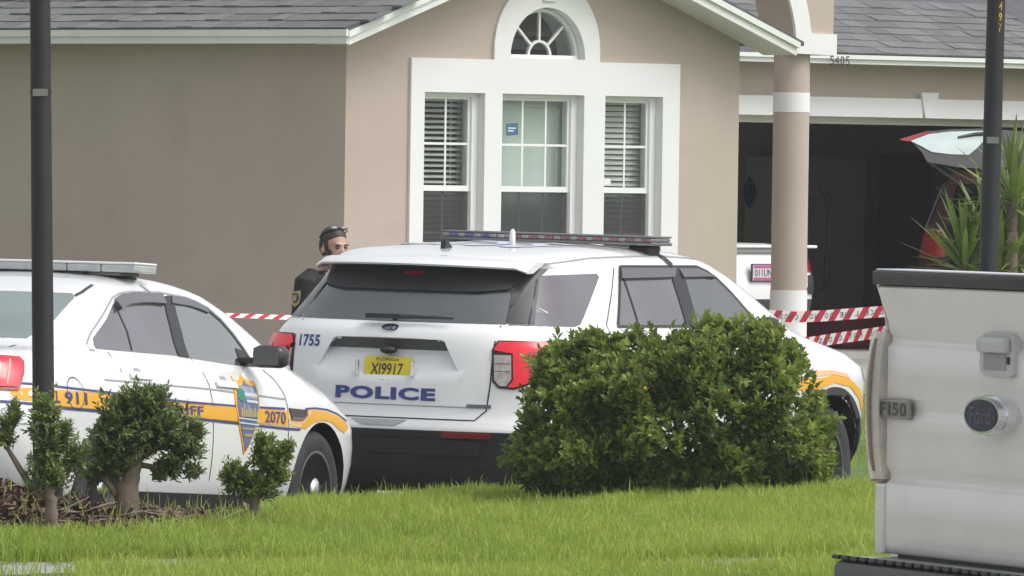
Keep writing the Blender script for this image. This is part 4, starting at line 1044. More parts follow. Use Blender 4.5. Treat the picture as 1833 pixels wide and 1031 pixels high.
# bed sides with lamps
SILV2 = SILVER
for s, yo in ((1, 0.0), (-1, 0.21)):
    def by(a, b): return (a, b) if s > 0 else (-b + yo, -a + yo)
    a, b = by(0.728, 0.80)
    m = MB()
    up = [(1.300, 0.0), (1.335, -0.004), (1.37, -0.014), (1.398, -0.024), (1.402, -0.018)]
    P = [(x + 0.004, z) for z, x in up] + [(0.06, 1.402), (0.06, 1.300)]
    pb = [(a, P), (b, [(x + 0.03, z) for x, z in P])]
    V = [(x, pb[0][0], z) for x, z in pb[0][1]] + [(x, pb[1][0], z) for x, z in pb[1][1]]; k = len(P)
    m.add(V, [tuple(range(k)), tuple(range(2 * k - 1, k - 1, -1))] + [(i, i + k, (i + 1) % k + k, (i + 1) % k) for i in range(k)])
    m.build('bed_corner', SILV2, trk, fix=True, sharp=40)
    a, b = by(0.726, 0.772)
    MB().bbox(-0.001, 2.0, a, b, 0.80, 0.958, 0.008).build('bed_corner', SILV2, trk)
    a, b = by(0.773, 0.812)
    MB().prism([(0.06, 0.60), (0.06, 1.40), (2.0, 1.40), (2.0, 0.52), (1.45, 0.52)] + arc(0.95, 0.46, 0.47, 8, 172, 18) + [(0.45, 0.60)], 'y', a, b).build('bed_side', SILV2, trk, fix=True)
    a, b = by(0.73, 0.80)
    MB().bbox(0.06, 2.0, a, b, 1.401, 1.428, 0.008).build('bed_rail', CAPM, trk)
    lm = empty('tail_lamp'); lm.parent = trk
    LP = pm('lamp_cream_lens', (0.55, 0.52, 0.46), 0.12, coat=1.0, var=0.2, vscale=25) if 'lamp_cream_lens' not in MATS else MATS['lamp_cream_lens']
    y_in, y_out = (0.735, 0.80) if s > 0 else (-0.735 + yo, -0.80 + yo)
    N = 14; V = []; Fq = []
    for i in range(N + 1):
        z = 0.966 + (1.296 - 0.966) * i / N; t = i / N
        bul = 0.016 * math.sin(math.pi * min(1, max(0, t))) ** 0.6
        x_ = -0.006 - bul
        V += [(0.03, y_in, z), (x_ + 0.012, y_in, z), (x_, y_in + (y_out - y_in) * 0.22, z), (x_, y_in + (y_out - y_in) * 0.7, z), (x_ + 0.02, y_out, z), (0.06, y_out, z)]
    for i in range(N):
        for j in range(5): Fq.append((i * 6 + j, i * 6 + j + 1, i * 6 + j + 7, i * 6 + j + 6))
    Fq += [tuple(range(6)), tuple(N * 6 + j for j in range(6))]
    pydata('lens', V, Fq, LP, lm, sharp=45)
    xl = [(-0.010 - 0.016 * math.sin(math.pi * i / 12) ** 0.6, y_in + (y_out - y_in) * 0.25, 0.985 + 0.295 * i / 12) for i in range(13)]
    MB().tube(xl, 0.0045, 6).build('lens_edge', pm('lamp_edge_brown', (0.28, 0.2, 0.17), 0.3) if 'lamp_edge_brown' not in MATS else MATS['lamp_edge_brown'], lm, smooth=True)
    MB().bbox(0.0, 0.05, min(y_in, y_out), max(y_in, y_out), 0.959, 0.9655, 0.002).build('lens_foot', MATS['lamp_edge_brown'], lm)
MB().box(0.06, 2.0, -0.52, 0.73, 0.86, 0.88).build('bed_floor', BLACKT, trk)
MB().box(1.96, 2.0, -0.52, 0.73, 0.881, 1.42).build('bed_front', BLACKT, trk)
# handle
hd = empty('tailgate_handle'); hd.parent = trk
PLW = pm('handle_grey_white', (0.50, 0.51, 0.51), 0.4)
hp = [(0.020, 1.218), (0.045, 1.212), (0.170, 1.214), (0.192, 1.222), (0.196, 1.245), (0.186, 1.295), (0.172, 1.306), (0.030, 1.306), (0.016, 1.296)]
MB().prism(hp, 'x', -0.010, 0.02).build('plate', PLW, hd, fix=True)
MB().bbox(-0.030, -0.009, 0.032, 0.178, 1.264, 1.298, 0.008).build('flap', PLW, hd, sharp=40)
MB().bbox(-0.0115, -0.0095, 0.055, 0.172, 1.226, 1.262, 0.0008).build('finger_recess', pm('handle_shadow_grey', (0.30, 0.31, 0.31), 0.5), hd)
MB().bbox(-0.0135, -0.0096, 0.036, 0.050, 1.240, 1.256, 0.0015).build('lock', BLACKP, hd)
# emblem
em = empty('emblem'); em.parent = trk
def oval(c, a, b, x0, x1, n=36):
    P = [(c[0] + a * math.cos(t), c[1] + b * math.sin(t)) for t in np.linspace(0, 2 * math.pi, n, endpoint=False)]
    return MB().prism(P, 'x', x0, x1)
oval((0.105, 1.128), 0.100, 0.0445, -0.026, 0.012).build('base', CHROME, em, fix=True, sharp=40)
oval((0.105, 1.128), 0.092, 0.041, -0.045, -0.0261).build('rim', CHROME, em, fix=True, sharp=40)
oval((0.105, 1.128), 0.082, 0.035, -0.0475, -0.0452).build('field', pm('emblem_dark_blue', (0.018, 0.02, 0.05), 0.5), em, fix=True)
flat_text('script', 'Ford', (-0.0482, 0.160, 1.110), (0, -1, 0), (0, 0, 1), 0.11, 0.036, pm('emblem_script_grey', (0.09, 0.09, 0.11), 0.4), em)
# badge
bd = empty('badge'); bd.parent = trk
MB().bbox(-0.011, 0.0, 0.572, 0.728, 1.105, 1.146, 0.003).build('plate', pm('badge_dark_chrome', (0.30, 0.30, 0.30), 0.3, metal=0.8), bd)
for ch, ly, lw_ in (('F', 0.720, 0.030), ('1', 0.680, 0.014), ('5', 0.656, 0.032), ('0', 0.616, 0.034)):
    flat_text('letter', ch, (-0.0118, ly, 1.111), (0, -1, 0), (0, 0, 1), lw_, 0.029, pm('badge_letter', (0.06, 0.05, 0.05), 0.4) if 'badge_letter' not in MATS else MATS['badge_letter'], bd, bold=0.02)
# rear bumper
bp = empty('rear_bumper'); bp.parent = trk
MB().bbox(-0.10, 0.06, -0.57, 0.78, 0.56, 0.786, 0.02).build('bar', pm('bumper_dark', (0.06, 0.06, 0.062), 0.5), bp, sharp=40)
MB().bbox(-0.085, 0.05, -0.56, 0.775, 0.7865, 0.792, 0.002).build('top_plate', pm('bumper_steel', (0.42, 0.43, 0.43), 0.3, metal=0.5), bp)
for i in range(26):
    y = 0.765 - i * 0.05
    MB().bbox(-0.098, -0.083, y - 0.018, y + 0.018, 0.787, 0.7965, 0.003).build('tread_pad', BLACKP, bp)
MB().box(0.03, 0.12, -0.5, 0.70, 0.56, 0.80).build('under_tailgate', BLACKP, trk)
# cab and wheels, mostly outside the picture
T = [(z, 2.02 + max(0, z - 1.3) * 0.10, np.interp(z, [.45, .7, 1.05, 1.15, 1.2, 1.8, 1.88], [5.2, 5.35, 5.3, 5.0, 4.0, 3.35, 3.1]), np.interp(z, [.45, .6, 1.1, 1.2, 1.75, 1.84, 1.88], [.86, .93, .93, .89, .72, .64, .5]), .12, .6, 3.2) for z in (.45, .55, .7, .9, 1.05, 1.12, 1.16, 1.2, 1.35, 1.5, 1.65, 1.75, 1.80, 1.84, 1.88)]
o = bpy.data.objects.new('cab', body_mesh('cab', T)); COL.objects.link(o); o.parent = trk; o.location = (0, 0.1, 0); o.data.materials.append(SILVER)
o.data.polygons.foreach_set('use_smooth', [True] * len(o.data.polygons)); o.data.set_sharp_from_angle(angle=math.radians(30))
B = Body(o, trk)
for n_, P_, v_ in (('cab_rear_window', [(-0.60, 1.32), (0.60, 1.32), (0.52, 1.72), (-0.52, 1.72)], 'B'), ('cab_window', [(2.2, 1.25), (2.25, 1.70), (3.3, 1.70), (3.85, 1.25)], 'R'), ('cab_window', [(-2.2, 1.25), (-2.25, 1.70), (-3.3, 1.70), (-3.85, 1.25)], 'L'), ('windscreen', [(-0.62, 1.25), (0.62, 1.25), (0.55, 1.72), (-0.55, 1.72)], 'F')):
    B.panel(n_, P_, GLASSD, v_, 0.004, 0.1).location = (0, 0.1, 0)
for x in (0.95, 4.5):
    for s in (-1, 1): wheel(trk, x, s * 0.72 + 0.1, s, 0.40, cap=False)

# ---------------------------------------------------------------- cars in front of the garage
wc_p = at(1366, 492, 79.4)
wc_z = ground_z(wc_p.x, wc_p.y)
wcar = tag(empty('white_car', mat=frame((wc_p.x, wc_p.y, wc_z + 0.02), -43)), 'white car with black soft top in the driveway, half hidden by the column', 'car')
zs = [.20, .26, .40, .57, .58, .70, .85, .95, 1.0, 1.03, 1.05, 1.07]
T = [(z, np.interp(z, [.2, .4, .7, .95, 1.03, 1.07], [.15, .02, 0, .06, .12, .45]), np.interp(z, [.2, .6, .8, 1.0, 1.07], [4.4, 4.6, 4.5, 3.6, 3.0]), np.interp(z, [.2, .5, .8, .95, 1.03, 1.07], [.80, .86, .87, .85, .80, .68]), .4, .7, 2.8) for z in zs]
o = bpy.data.objects.new('body', body_mesh('body', T)); COL.objects.link(o); o.parent = wcar; o.data.materials.append(WHITE2)
o.data.materials.append(BLACKT)
cut(o, arch_cut(wcar, 0.95, 0.33, 0.37, 0.55) + arch_cut(wcar, 3.7, 0.33, 0.37, 0.55))
for p_ in o.data.polygons:
    p_.use_smooth = True
    if p_.center.z < 0.575 and p_.material_index == 0: p_.material_index = 1
o.data.set_sharp_from_angle(angle=math.radians(35))
B = Body(o, wcar)
T = [(z, np.interp(z, [1.04, 1.2, 1.33, 1.38], [.75, 1.0, 1.35, 1.7]), np.interp(z, [1.04, 1.3, 1.38], [3.3, 2.6, 2.3]), np.interp(z, [1.04, 1.3, 1.36, 1.38], [.72, .58, .5, .3]), .4, .4, 2.6) for z in (1.04, 1.12, 1.2, 1.28, 1.33, 1.36, 1.38)]
o2 = bpy.data.objects.new('soft_top', body_mesh('soft_top', T)); COL.objects.link(o2); o2.parent = wcar; o2.data.materials.append(pm('soft_top_black', (0.02, 0.022, 0.024), 0.85)); o2.data.polygons.foreach_set('use_smooth', [True] * len(o2.data.polygons))
MB().bbox(0.02, 0.20, -0.70, 0.70, 1.035, 1.062, 0.01).build('spoiler', WHITE2, wcar)
B.line('boot_seam', [(-0.6, 0.985), (0.6, 0.985)], 0.02, SEAM, 'B')
for s in (-1, 1):
    B.panel('tail_lamp', [(s * .56, .955), (s * .80, .955), (s * .84, .86), (s * .80, .82), (s * .60, .82)], LRED2, 'B', 0.012, 0.06)
    B.panel('bumper_vent', [(s * .60, .63), (s * .66, .79), (s * .79, .80), (s * .80, .62)], BLACKP, 'B', 0.012, 0.06)
    for x in (0.95, 3.7): wheel(wcar, x, s * 0.74, s, 0.33)
pl = empty('licence_plate'); pl.parent = wcar
MB().bbox(-0.02, -0.008, -0.165, 0.165, 0.735, 0.895, 0.004).build('frame', pm('plate_frame_black', (0.03, 0.03, 0.03), 0.4), pl)
MB().box(-0.024, -0.0205, -0.15, 0.15, 0.745, 0.885).build('plate', pm('pale_plate', (0.62, 0.55, 0.58), 0.4), pl)
for z0 in (0.856, 0.747): MB().box(-0.0256, -0.0245, -0.14, 0.14, z0, z0 + 0.026).build('plate_band', pm('pink_band', (0.42, 0.10, 0.26), 0.4) if 'pink_band' not in MATS else MATS['pink_band'], pl)
flat_text('lettering', '011UNE', (-0.0258, 0.125, 0.783), (0, -1, 0), (0, 0, 1), 0.25, 0.062, PLATEB, pl, bold=0.005)

rs_p = at(1816, 500, 82.5)
rsuv = tag(empty('red_suv', mat=frame((rs_p.x, rs_p.y, max(0.0, ground_z(rs_p.x, rs_p.y)) + 0.004), 3.5)), 'red SUV with its tailgate raised, in the open garage behind the spiky plant', 'suv')
REDP = pm('dark_red_paint', (0.035, 0.005, 0.008), 0.4, coat=0.3); REDT = pm('red_edge_paint', (0.30, 0.012, 0.02), 0.3); HDK = pm('tailgate_lining_grey', (0.06, 0.06, 0.06), 0.7)
zs = [.30, .36, .5, .7, .9, 1.05, 1.12, 1.3, 1.5, 1.62, 1.67, 1.70]
T = [(z, np.interp(z, [.3, .5, .9, 1.12, 1.62, 1.70], [.12, .0, .02, .06, .25, .6]), np.interp(z, [.3, .8, 1.0, 1.12, 1.6, 1.7], [4.2, 4.3, 4.2, 3.4, 2.6, 2.2]), np.interp(z, [.3, .6, .95, 1.12, 1.6, 1.67, 1.7], [.82, .88, .89, .84, .66, .58, .4]), .35, .6, 3.0) for z in zs]
o = bpy.data.objects.new('body', body_mesh('body', T)); COL.objects.link(o); o.parent = rsuv; o.data.materials.append(REDP)
bx_ = MB().prism([(-0.60, 0.72), (0.60, 0.72), (0.66, 1.05), (0.55, 1.56), (-0.55, 1.56), (-0.66, 1.05)], 'x', -0.4, 1.6).build('c', BLACKP, rsuv, fix=True)
cut(o, [bx_] + arch_cut(rsuv, 0.9, 0.35, 0.39, 0.55) + arch_cut(rsuv, 3.5, 0.35, 0.39, 0.55))
o.data.polygons.foreach_set('use_smooth', [True] * len(o.data.polygons)); o.data.set_sharp_from_angle(angle=math.radians(30))
B = Body(o, rsuv)
for s in (-1, 1):
    L_ = B.panel('tail_lamp', [(s * .64, .88), (s * .66, 1.10), (s * .83, 1.12), (s * .87, .88)], LRED2, 'B', 0.012, 0.06)
    B.panel('lamp_edge', [(s * .66, 1.105), (s * .83, 1.125), (s * .83, 1.14), (s * .66, 1.12)], CHROME, 'B', 0.014, 0.06, parent=L_)
    for x in (0.9, 3.5): wheel(rsuv, x, s * 0.76, s, 0.35)
for v in ('L', 'R'):
    m = (lambda P: P) if v == 'R' else (lambda P: [(-u, z) for u, z in P])
    B.panel('side_window', m([(0.45, 1.14), (0.65, 1.55), (2.5, 1.55), (2.95, 1.14)]), GLASSD, v, 0.006, 0.1)
MB().bbox(-0.03, 0.05, -0.60, 0.60, 0.40, 0.62, 0.02).build('bumper', BLACKP, rsuv)
# raised tailgate: a plate that leans back from the hinge towards the viewer
IM = rsuv.matrix_world.inverted()
def hatch(pts, base, mat, thick, name, parent, lift=0.0):
    top = []
    for px, py in pts:
        D = 80.9 - (py - 233) * 0.012 - lift
        top.append(IM @ at(px, py, D))
    nrm = (top[1] - top[0]).cross(top[-1] - top[0]).normalized()
    cdir = IM.to_3x3() @ Vector((0, 1, 0.1))
    bot = [p + cdir.normalized() * thick for p in top]
    k = len(top); V = top + bot
    F_ = [tuple(range(k)), tuple(range(2 * k - 1, k - 1, -1))] + [(i, i + k, (i + 1) % k + k, (i + 1) % k) for i in range(k)]
    me = bpy.data.meshes.new(name); me.from_pydata([tuple(p) for p in V], [], F_); bm = bmesh.new(); bm.from_mesh(me); bmesh.ops.recalc_face_normals(bm, faces=bm.faces); bm.to_mesh(me); bm.free()
    return link_mesh(name, me, mat, parent)
HG = pm('raised_glass_reflection', (0.55, 0.66, 0.63), 0.1, coat=1.0, var=0.12, vscale=5)  # pale base colour stands in for the reflection on the glass
tgt = empty('raised_tailgate'); tgt.parent = rsuv
hatch([(1613, 250), (1640, 243), (1665, 236), (1700, 232.5), (1760, 231), (1830, 236), (1846, 262), (1830, 296), (1770, 302), (1720, 300), (1660, 290), (1650, 272), (1632, 254)], None, HDK, 0.06, 'panel', tgt)
hatch([(1611, 250), (1640, 241), (1664, 234.5), (1662, 238), (1636, 249), (1626, 253)], None, REDT, 0.05, 'edge', tgt, 0.015)
hatch([(1630, 252), (1662, 240), (1700, 235.5), (1760, 234), (1772, 240), (1752, 262), (1735, 277), (1700, 276), (1668, 272), (1650, 262)], None, HG, 0.01, 'glass', tgt, 0.02)
MB().tube([IM @ at(1715, 246, 80.70), IM @ at(1745, 241, 80.76), IM @ at(1760, 240, 80.77)], [0.012, 0.02, 0.02], 8).build('wiper', BLACKP, tgt)
MB().tube([IM @ at(1662, 290, 80.35), IM @ at(1738, 345, 82.3)], 0.016, 6).build('strut', BLACKP, tgt)
# items on the garage wall, left of the column
for (a, b, w, h, nm, lab) in ((1368, 345, 0.42, 0.50, 'wall_hanging', 'dark round coil hanging on the garage wall left of the column'),):
    p = at(a, b, 90)
    t_ = tag(empty(nm, mat=Matrix.Translation(p) @ Matrix.Rotation(th, 4, 'Z')), lab, 'coil')
    for k in range(4):
        r = 0.11 + 0.025 * k
        MB().tube([(r * math.cos(t), 0.03 * k, r * math.sin(t)) for t in np.linspace(0, 2 * math.pi, 25)], 0.018, 6, cap=False).build('hose_loop', BLACKP, t_, smooth=True)

# ---------------------------------------------------------------- lamp posts
def lamp_post(p, h, r0, r1, lean, label, name='lamp_post'):
    t_ = tag(empty(name, mat=Matrix.Translation(p) @ Matrix.Rotation(lean, 4, 'Y')), label, 'lamp post', 'black lamp posts')
    MB().lathe([(r0 * 1.7, -0.3), (r0 * 1.7, 0.05), (r0 * 1.15, 0.10), (r0, 0.16), (r1, h)], 24).build('pole', POLE, t_, sharp=40)
    MB().lathe([(r1 * 1.2, h), (r1 * 1.2, h + 0.05), (0.10, h + 0.12), (0.13, h + 0.45), (0.16, h + 0.47), (0.02, h + 0.62), (0.001, h + 0.64)], 12).build('lantern', POLE, t_)
    return t_
p = at(79, 900, 45.35); p.z = ground_z(p.x, p.y)
lp = lamp_post(p, 3.6, 0.0565, 0.050, -0.022, 'black lamp post with a grey clip band, in front of the patrol sedan')
zb = 1.65 - (165 - 288) * 45.3 / 16000 - p.z
MB().box(-0.038, 0.038, -0.0595, -0.050, zb - 0.018, zb + 0.018).build('clip_band', STEEL, lp)
MB().lathe([(0.0572, zb - 0.004), (0.0572, zb + 0.004)], 24).build('clamp', POLE, lp)
p = at(1761, 700, 60.4); p.z = ground_z(p.x, p.y)
lp2 = lamp_post(p, 4.4, 0.067, 0.060, 0.0135, 'black lamp post with yellow number, standing between the pickup and the spiky plant')
zb = 1.65 - (250 - 312) * 60.4 / 16000 - p.z
MB().box(-0.040, 0.042, -0.069, -0.060, zb - 0.022, zb + 0.022).build('clip_band', STEEL, lp2)
YEL = pm('yellow_number', (0.62, 0.42, 0.04), 0.5)
for i, ch in enumerate('497'):
    zc = 1.65 - ((10 + i * 19) - 312) * 60.4 / 16000 - p.z
    v2, f2 = text2d(ch, 0.01); V = []
    for x, y in v2:
        a_ = math.radians(-90 + 28 + (x - 0.5) * 22); V.append((0.0622 * math.cos(a_), 0.0622 * math.sin(a_), zc - 0.03 + 0.058 * y))
    pydata('number', V, f2, YEL, lp2)

# ---------------------------------------------------------------- utility box
p = at(20, 880, 45.9)
ub = tag(empty('utility_box', mat=Matrix.Translation((p.x, p.y, ground_z(p.x, p.y) - 0.03)) @ Matrix.Rotation(0.3, 4, 'Z')), 'pale green utility box behind the leftmost shrub', 'utility box')
UB = pm('pale_green_box', (0.42, 0.52, 0.42), 0.6, var=0.06)
MB().bbox(-0.30, 0.10, -0.16, 0.16, 0.0, 0.30, 0.03).build('cabinet', UB, ub, sharp=40)
MB().bbox(-0.315, 0.115, -0.175, 0.175, 0.301, 0.345, 0.02).build('lid', UB, ub, sharp=40)

# ---------------------------------------------------------------- police tape
def tape_mat():
    m = bpy.data.materials.new('striped_tape'); m.use_nodes = True
    N, L = m.node_tree.nodes, m.node_tree.links; b = N['Principled BSDF']; b.inputs['Roughness'].default_value = 0.35
    uv = N.new('ShaderNodeUVMap'); uv.uv_map = 'UVMap'
    sx = N.new('ShaderNodeSeparateXYZ'); L.new(uv.outputs[0], sx.inputs[0])
    ad = N.new('ShaderNodeMath'); ad.operation = 'MULTIPLY_ADD'; ad.inputs[1].default_value = -0.45; L.new(sx.outputs[1], ad.inputs[0]); L.new(sx.outputs[0], ad.inputs[2])
    fr = N.new('ShaderNodeMath'); fr.operation = 'FRACT'; L.new(ad.outputs[0], fr.inputs[0])
    gt = N.new('ShaderNodeMath'); gt.operation = 'GREATER_THAN'; gt.inputs[1].default_value = 0.47; L.new(fr.outputs[0], gt.inputs[0])
    mx = N.new('ShaderNodeMix'); mx.data_type = 'RGBA'; mx.inputs['A'].default_value = (0.55, 0.015, 0.04, 1); mx.inputs['B'].default_value = (0.78, 0.77, 0.75, 1)
    L.new(gt.outputs[0], mx.inputs['Factor']); L.new(mx.outputs['Result'], b.inputs['Base Color'])
    return m
TAPE = tape_mat()
TXT = pm('tape_print', (0.10, 0.09, 0.09), 0.5)
def tape(name, nodes, label, width=0.076, pitch=0.15, text=None):
    """nodes: (px, py, depth, twist) along the tape"""
    P = [(at(a, b, d), tw) for a, b, d, tw in nodes]
    V, Fq, UV = [], [], []
    K = 90; segs = []
    for (p0, t0), (p1, t1) in zip(P, P[1:]):
        k = max(2, int((p1 - p0).length / 0.05))
        for i in range(k): segs.append((p0.lerp(p1, i / k), t0 + (t1 - t0) * i / k))
    segs.append(P[-1])
    s = 0.0; ss = []
    for i, (p, tw) in enumerate(segs):
        if i: s += (p - segs[i - 1][0]).length
        ss.append(s)
        tw2 = tw + 0.12 * math.sin(s * 3.1)
        up = Vector((0, math.sin(tw2), math.cos(tw2)))
        V += [p - up * width / 2, p + up * width / 2]
        if i: Fq.append((2 * i - 2, 2 * i, 2 * i + 1, 2 * i - 1))
    o = pydata(name, V, Fq, TAPE, smooth=True)
    uvl = o.data.uv_layers.new(name='UVMap')
    for f in o.data.polygons:
        for li in f.loop_indices:
            vi = o.data.loops[li].vertex_index; uvl.data[li].uv = (ss[vi // 2] / pitch, vi % 2)
    tag(o, label, 'tape', 'police tape strung behind the patrol SUV')
    if text:
        L_ = ss[-1]; n = 0; pos = text[1]
        for ch in text[0][::-1]:
            w = 0.007 if ch == 'I' else 0.022
            if ch != ' ':
                v2, f2 = text2d(ch, 0.01); VV = []
                for x, y in v2:
                    q = pos + (1 - x) * w
                    j = min(len(segs) - 2, max(0, int(np.searchsorted(ss, q)) - 1)); t = (q - ss[j]) / max(1e-6, ss[j + 1] - ss[j])
                    pp = segs[j][0].lerp(segs[j + 1][0], t); tw = segs[j][1] + 0.12 * math.sin(q * 3.1)
                    up = Vector((0, math.sin(tw), math.cos(tw)))
                    VV.append(pp + up * ((y - 0.5) * 0.036) + Vector((0, -0.003, 0)))
                pydata('letter', VV, f2, TXT, o)
            pos += 0.034
    return o
tape('police_tape', [(330, 560, 60, 1.1), (400, 564, 60, 1.08), (470, 566.5, 60, 1.05), (535, 569, 60, 1.05), (640, 573, 60.2, 0.8), (900, 584, 60.4, 0.3), (1180, 574, 60.4, 0.1), (1370, 564.5, 60.3, 0.06), (1424, 567.5, 60.3, 0.05), (1480, 565, 60.3, 0.04), (1520, 562, 60.3, 0.03), (1575, 558, 60.3, 0.03), (1757, 545, 60.3, 0)], 'upper red and white police tape running behind both patrol cars', pitch=0.098, text=('POLICE LINE DO NOT CROSS', 4.05))
tape('police_tape', [(1230, 576, 60.38, 0.3), (1330, 612, 60.3, 0.2), (1450, 613, 60.3, 0.12), (1510, 604, 60.3, 0.1), (1575, 595, 60.3, 0.06), (1757, 560, 60.3, 0)], 'lower red and white police tape just left of the pickup', pitch=0.072, text=('POLICE LINE DO NOT CROSS', 0.92))
# ---------------------------------------------------------------- foliage tools
def rnd_mesh(name, V, F, rnd_per_vert, mat, parent=None, smooth=False):
    me = bpy.data.meshes.new(name)
    nv, nf = len(V), len(F)
    me.vertices.add(nv); me.vertices.foreach_set('co', np.asarray(V, dtype=np.float32).ravel())
    k = F.shape[1]
    me.loops.add(nf * k); me.loops.foreach_set('vertex_index', F.astype(np.int32).ravel())
    me.polygons.add(nf); me.polygons.foreach_set('loop_start', np.arange(0, nf * k, k, dtype=np.int32)); me.polygons.foreach_set('loop_total', np.full(nf, k, dtype=np.int32))
    me.update(calc_edges=True); me.validate()
    a = me.attributes.new('rnd', 'FLOAT', 'POINT'); a.data.foreach_set('value', np.asarray(rnd_per_vert, dtype=np.float32))
    return link_mesh(name, me, mat, parent, smooth)

def unit(a): return a / np.maximum(np.linalg.norm(a, axis=1, keepdims=True), 1e-9)

def leaf_mesh(name, P, D, N, L, W, R, mat, parent):
    """P base, D axis, N rough upper side, L length, W width, R random: folded four-face leaves with a drooping tip"""
    D = unit(D); S = unit(np.cross(D, N)); N = np.cross(S, D)
    L = L[:, None]; W = W[:, None]
    base = P; m1 = P + D * L * 0.36 - N * W * 0.10; m2 = P + D * L * 0.70 - N * W * 0.10 - N * L * 0.04
    l1 = m1 + S * W * 0.46 + N * W * 0.22; r1 = m1 - S * W * 0.46 + N * W * 0.22
    l2 = m2 + S * W * 0.40 + N * W * 0.18; r2 = m2 - S * W * 0.40 + N * W * 0.18
    tip = P + D * L - N * L * 0.12
    n = len(P); V = np.stack([base, l1, m1, r1, l2, m2, r2, tip], 1).reshape(-1, 3)
    b = (np.arange(n) * 8)[:, None]
    F = np.concatenate([b + np.array([q]) for q in ([0, 2, 1], [0, 3, 2], [1, 2, 5], [1, 5, 4], [2, 3, 6], [2, 6, 5], [4, 5, 7], [5, 6, 7])], 0)
    o = rnd_mesh(name, V, F, np.repeat(R, 8), mat, parent)
    o['kind'] = 'stuff'
    return o

def shoots(tips, dirs, k, length, wid, stem, tone, jitter=0.25):
    """leaves in spirals along the last piece of every shoot"""
    n = len(tips); P, D, N, L, W, R = [], [], [], [], [], []
    dirs = unit(dirs)
    ref = unit(np.cross(dirs, RNG.normal(size=(n, 3)))); oth = np.cross(dirs, ref)
    ph = RNG.uniform(0, 6.28, n); st = RNG.uniform(0, 1, n)
    for i in range(k):
        t = i / max(1, k - 1)
        a = ph + i * 2.4
        rad = ref * np.cos(a)[:, None] + oth * np.sin(a)[:, None]
        open_ = 0.35 + 0.75 * t + RNG.normal(0, .12, n)
        d = dirs * np.cos(open_)[:, None] + rad * np.sin(open_)[:, None] + RNG.normal(0, jitter * .5, (n, 3))
        P.append(tips - dirs * (stem * t)[..., None] if np.ndim(stem) else tips - dirs * stem * t); D.append(d)
        N.append(dirs * 0.8 - rad * 0.2 + np.array([0, 0, .5]) + RNG.normal(0, jitter, (n, 3)))
        L.append(length * RNG.uniform(.75, 1.2, n) * (0.75 + 0.35 * min(1, t * 2))); W.append(wid * RNG.uniform(.8, 1.2, n) * (0.75 + 0.35 * min(1, t * 2)))
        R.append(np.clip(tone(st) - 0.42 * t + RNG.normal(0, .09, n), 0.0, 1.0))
    c = np.concatenate
    return c(P), c(D), c(N), c(L), c(W), c(R)

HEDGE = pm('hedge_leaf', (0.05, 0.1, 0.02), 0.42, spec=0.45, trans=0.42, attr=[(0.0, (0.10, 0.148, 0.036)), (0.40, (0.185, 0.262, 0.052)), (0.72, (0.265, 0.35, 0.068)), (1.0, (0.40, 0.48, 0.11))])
SHRUBM = pm('dark_shrub_leaf', (0.05, 0.1, 0.02), 0.42, trans=0.28, attr=[(0.0, (0.095, 0.14, 0.05)), (0.5, (0.195, 0.27, 0.078)), (0.85, (0.28, 0.36, 0.10)), (1.0, (0.37, 0.44, 0.14))])
SHRUBL = pm('light_shrub_leaf', (0.09, 0.15, 0.03), 0.42, trans=0.32, attr=[(0.0, (0.08, 0.12, 0.03)), (0.5, (0.19, 0.26, 0.05)), (0.85, (0.28, 0.35, 0.075)), (1.0, (0.38, 0.43, 0.11))])

# ---------------------------------------------------------------- clipped hedge in front of the SUV
HD = 49.75
hed_px = [(1012, 602), (1060, 588), (1100, 596), (1140, 590), (1190, 604), (1228, 590), (1255, 572), (1300, 566), (1350, 572), (1400, 586), (1432, 616), (1446, 650), (1460, 690), (1478, 716), (1496, 745), (1490, 790), (1500, 825), (1490, 866), (1460, 885), (1200, 892), (960, 892), (925, 862), (905, 815), (912, 782), (935, 752), (945, 700), (955, 650), (975, 618)]
HP = np.array([(at(a, b, HD).x, at(a, b, HD).z) for a, b in hed_px])
def inside(P, poly):
    x, z = P[:, 0], P[:, 1]; r = np.zeros(len(P), bool); j = len(poly) - 1
    for i in range(len(poly)):
        xi, zi = poly[i]; xj, zj = poly[j]
        c = ((zi > z) != (zj > z)) & (x < (xj - xi) * (z - zi) / (zj - zi + 1e-12) + xi); r ^= c; j = i
    return r
def edge_dist(P, poly):
    d = np.full(len(P), 9.0)
    for i in range(len(poly)):
        a, b = poly[i], poly[(i + 1) % len(poly)]; ab = b - a
        t = np.clip(((P - a) @ ab) / (ab @ ab), 0, 1); d = np.minimum(d, np.linalg.norm(P - a - t[:, None] * ab, axis=1))
    return d
def sample_poly(poly, n):
    lo, hi = poly.min(0), poly.max(0); out = np.zeros((0, 2))
    while len(out) < n:
        q = RNG.uniform(lo, hi, (n * 2, 2)); out = np.concatenate([out, q[inside(q, poly)]])
    return out[:n]
hedge = tag(empty('hedge', (float(HP[:, 0].mean()), HD, float(ground_z(float(HP[:, 0].mean()), HD)))), 'dense dark green clipped hedge on the lawn in front of the police SUV', 'hedge')
hinv = np.array(hedge.location)
gaps = [(1180, 744, .035), (1205, 752, .025), (1228, 790, .035), (1250, 800, .03), (1238, 812, .025), (1290, 738, .04), (1310, 745, .03), (1422, 728, .03), (1430, 700, .03), (1440, 678, .035), (1420, 820, .05), (1445, 812, .03), (1318, 782, .02), (1200, 770, .02)]
GP = np.array([(at(a, b, HD).x, at(a, b, HD).z, r) for a, b, r in gaps])
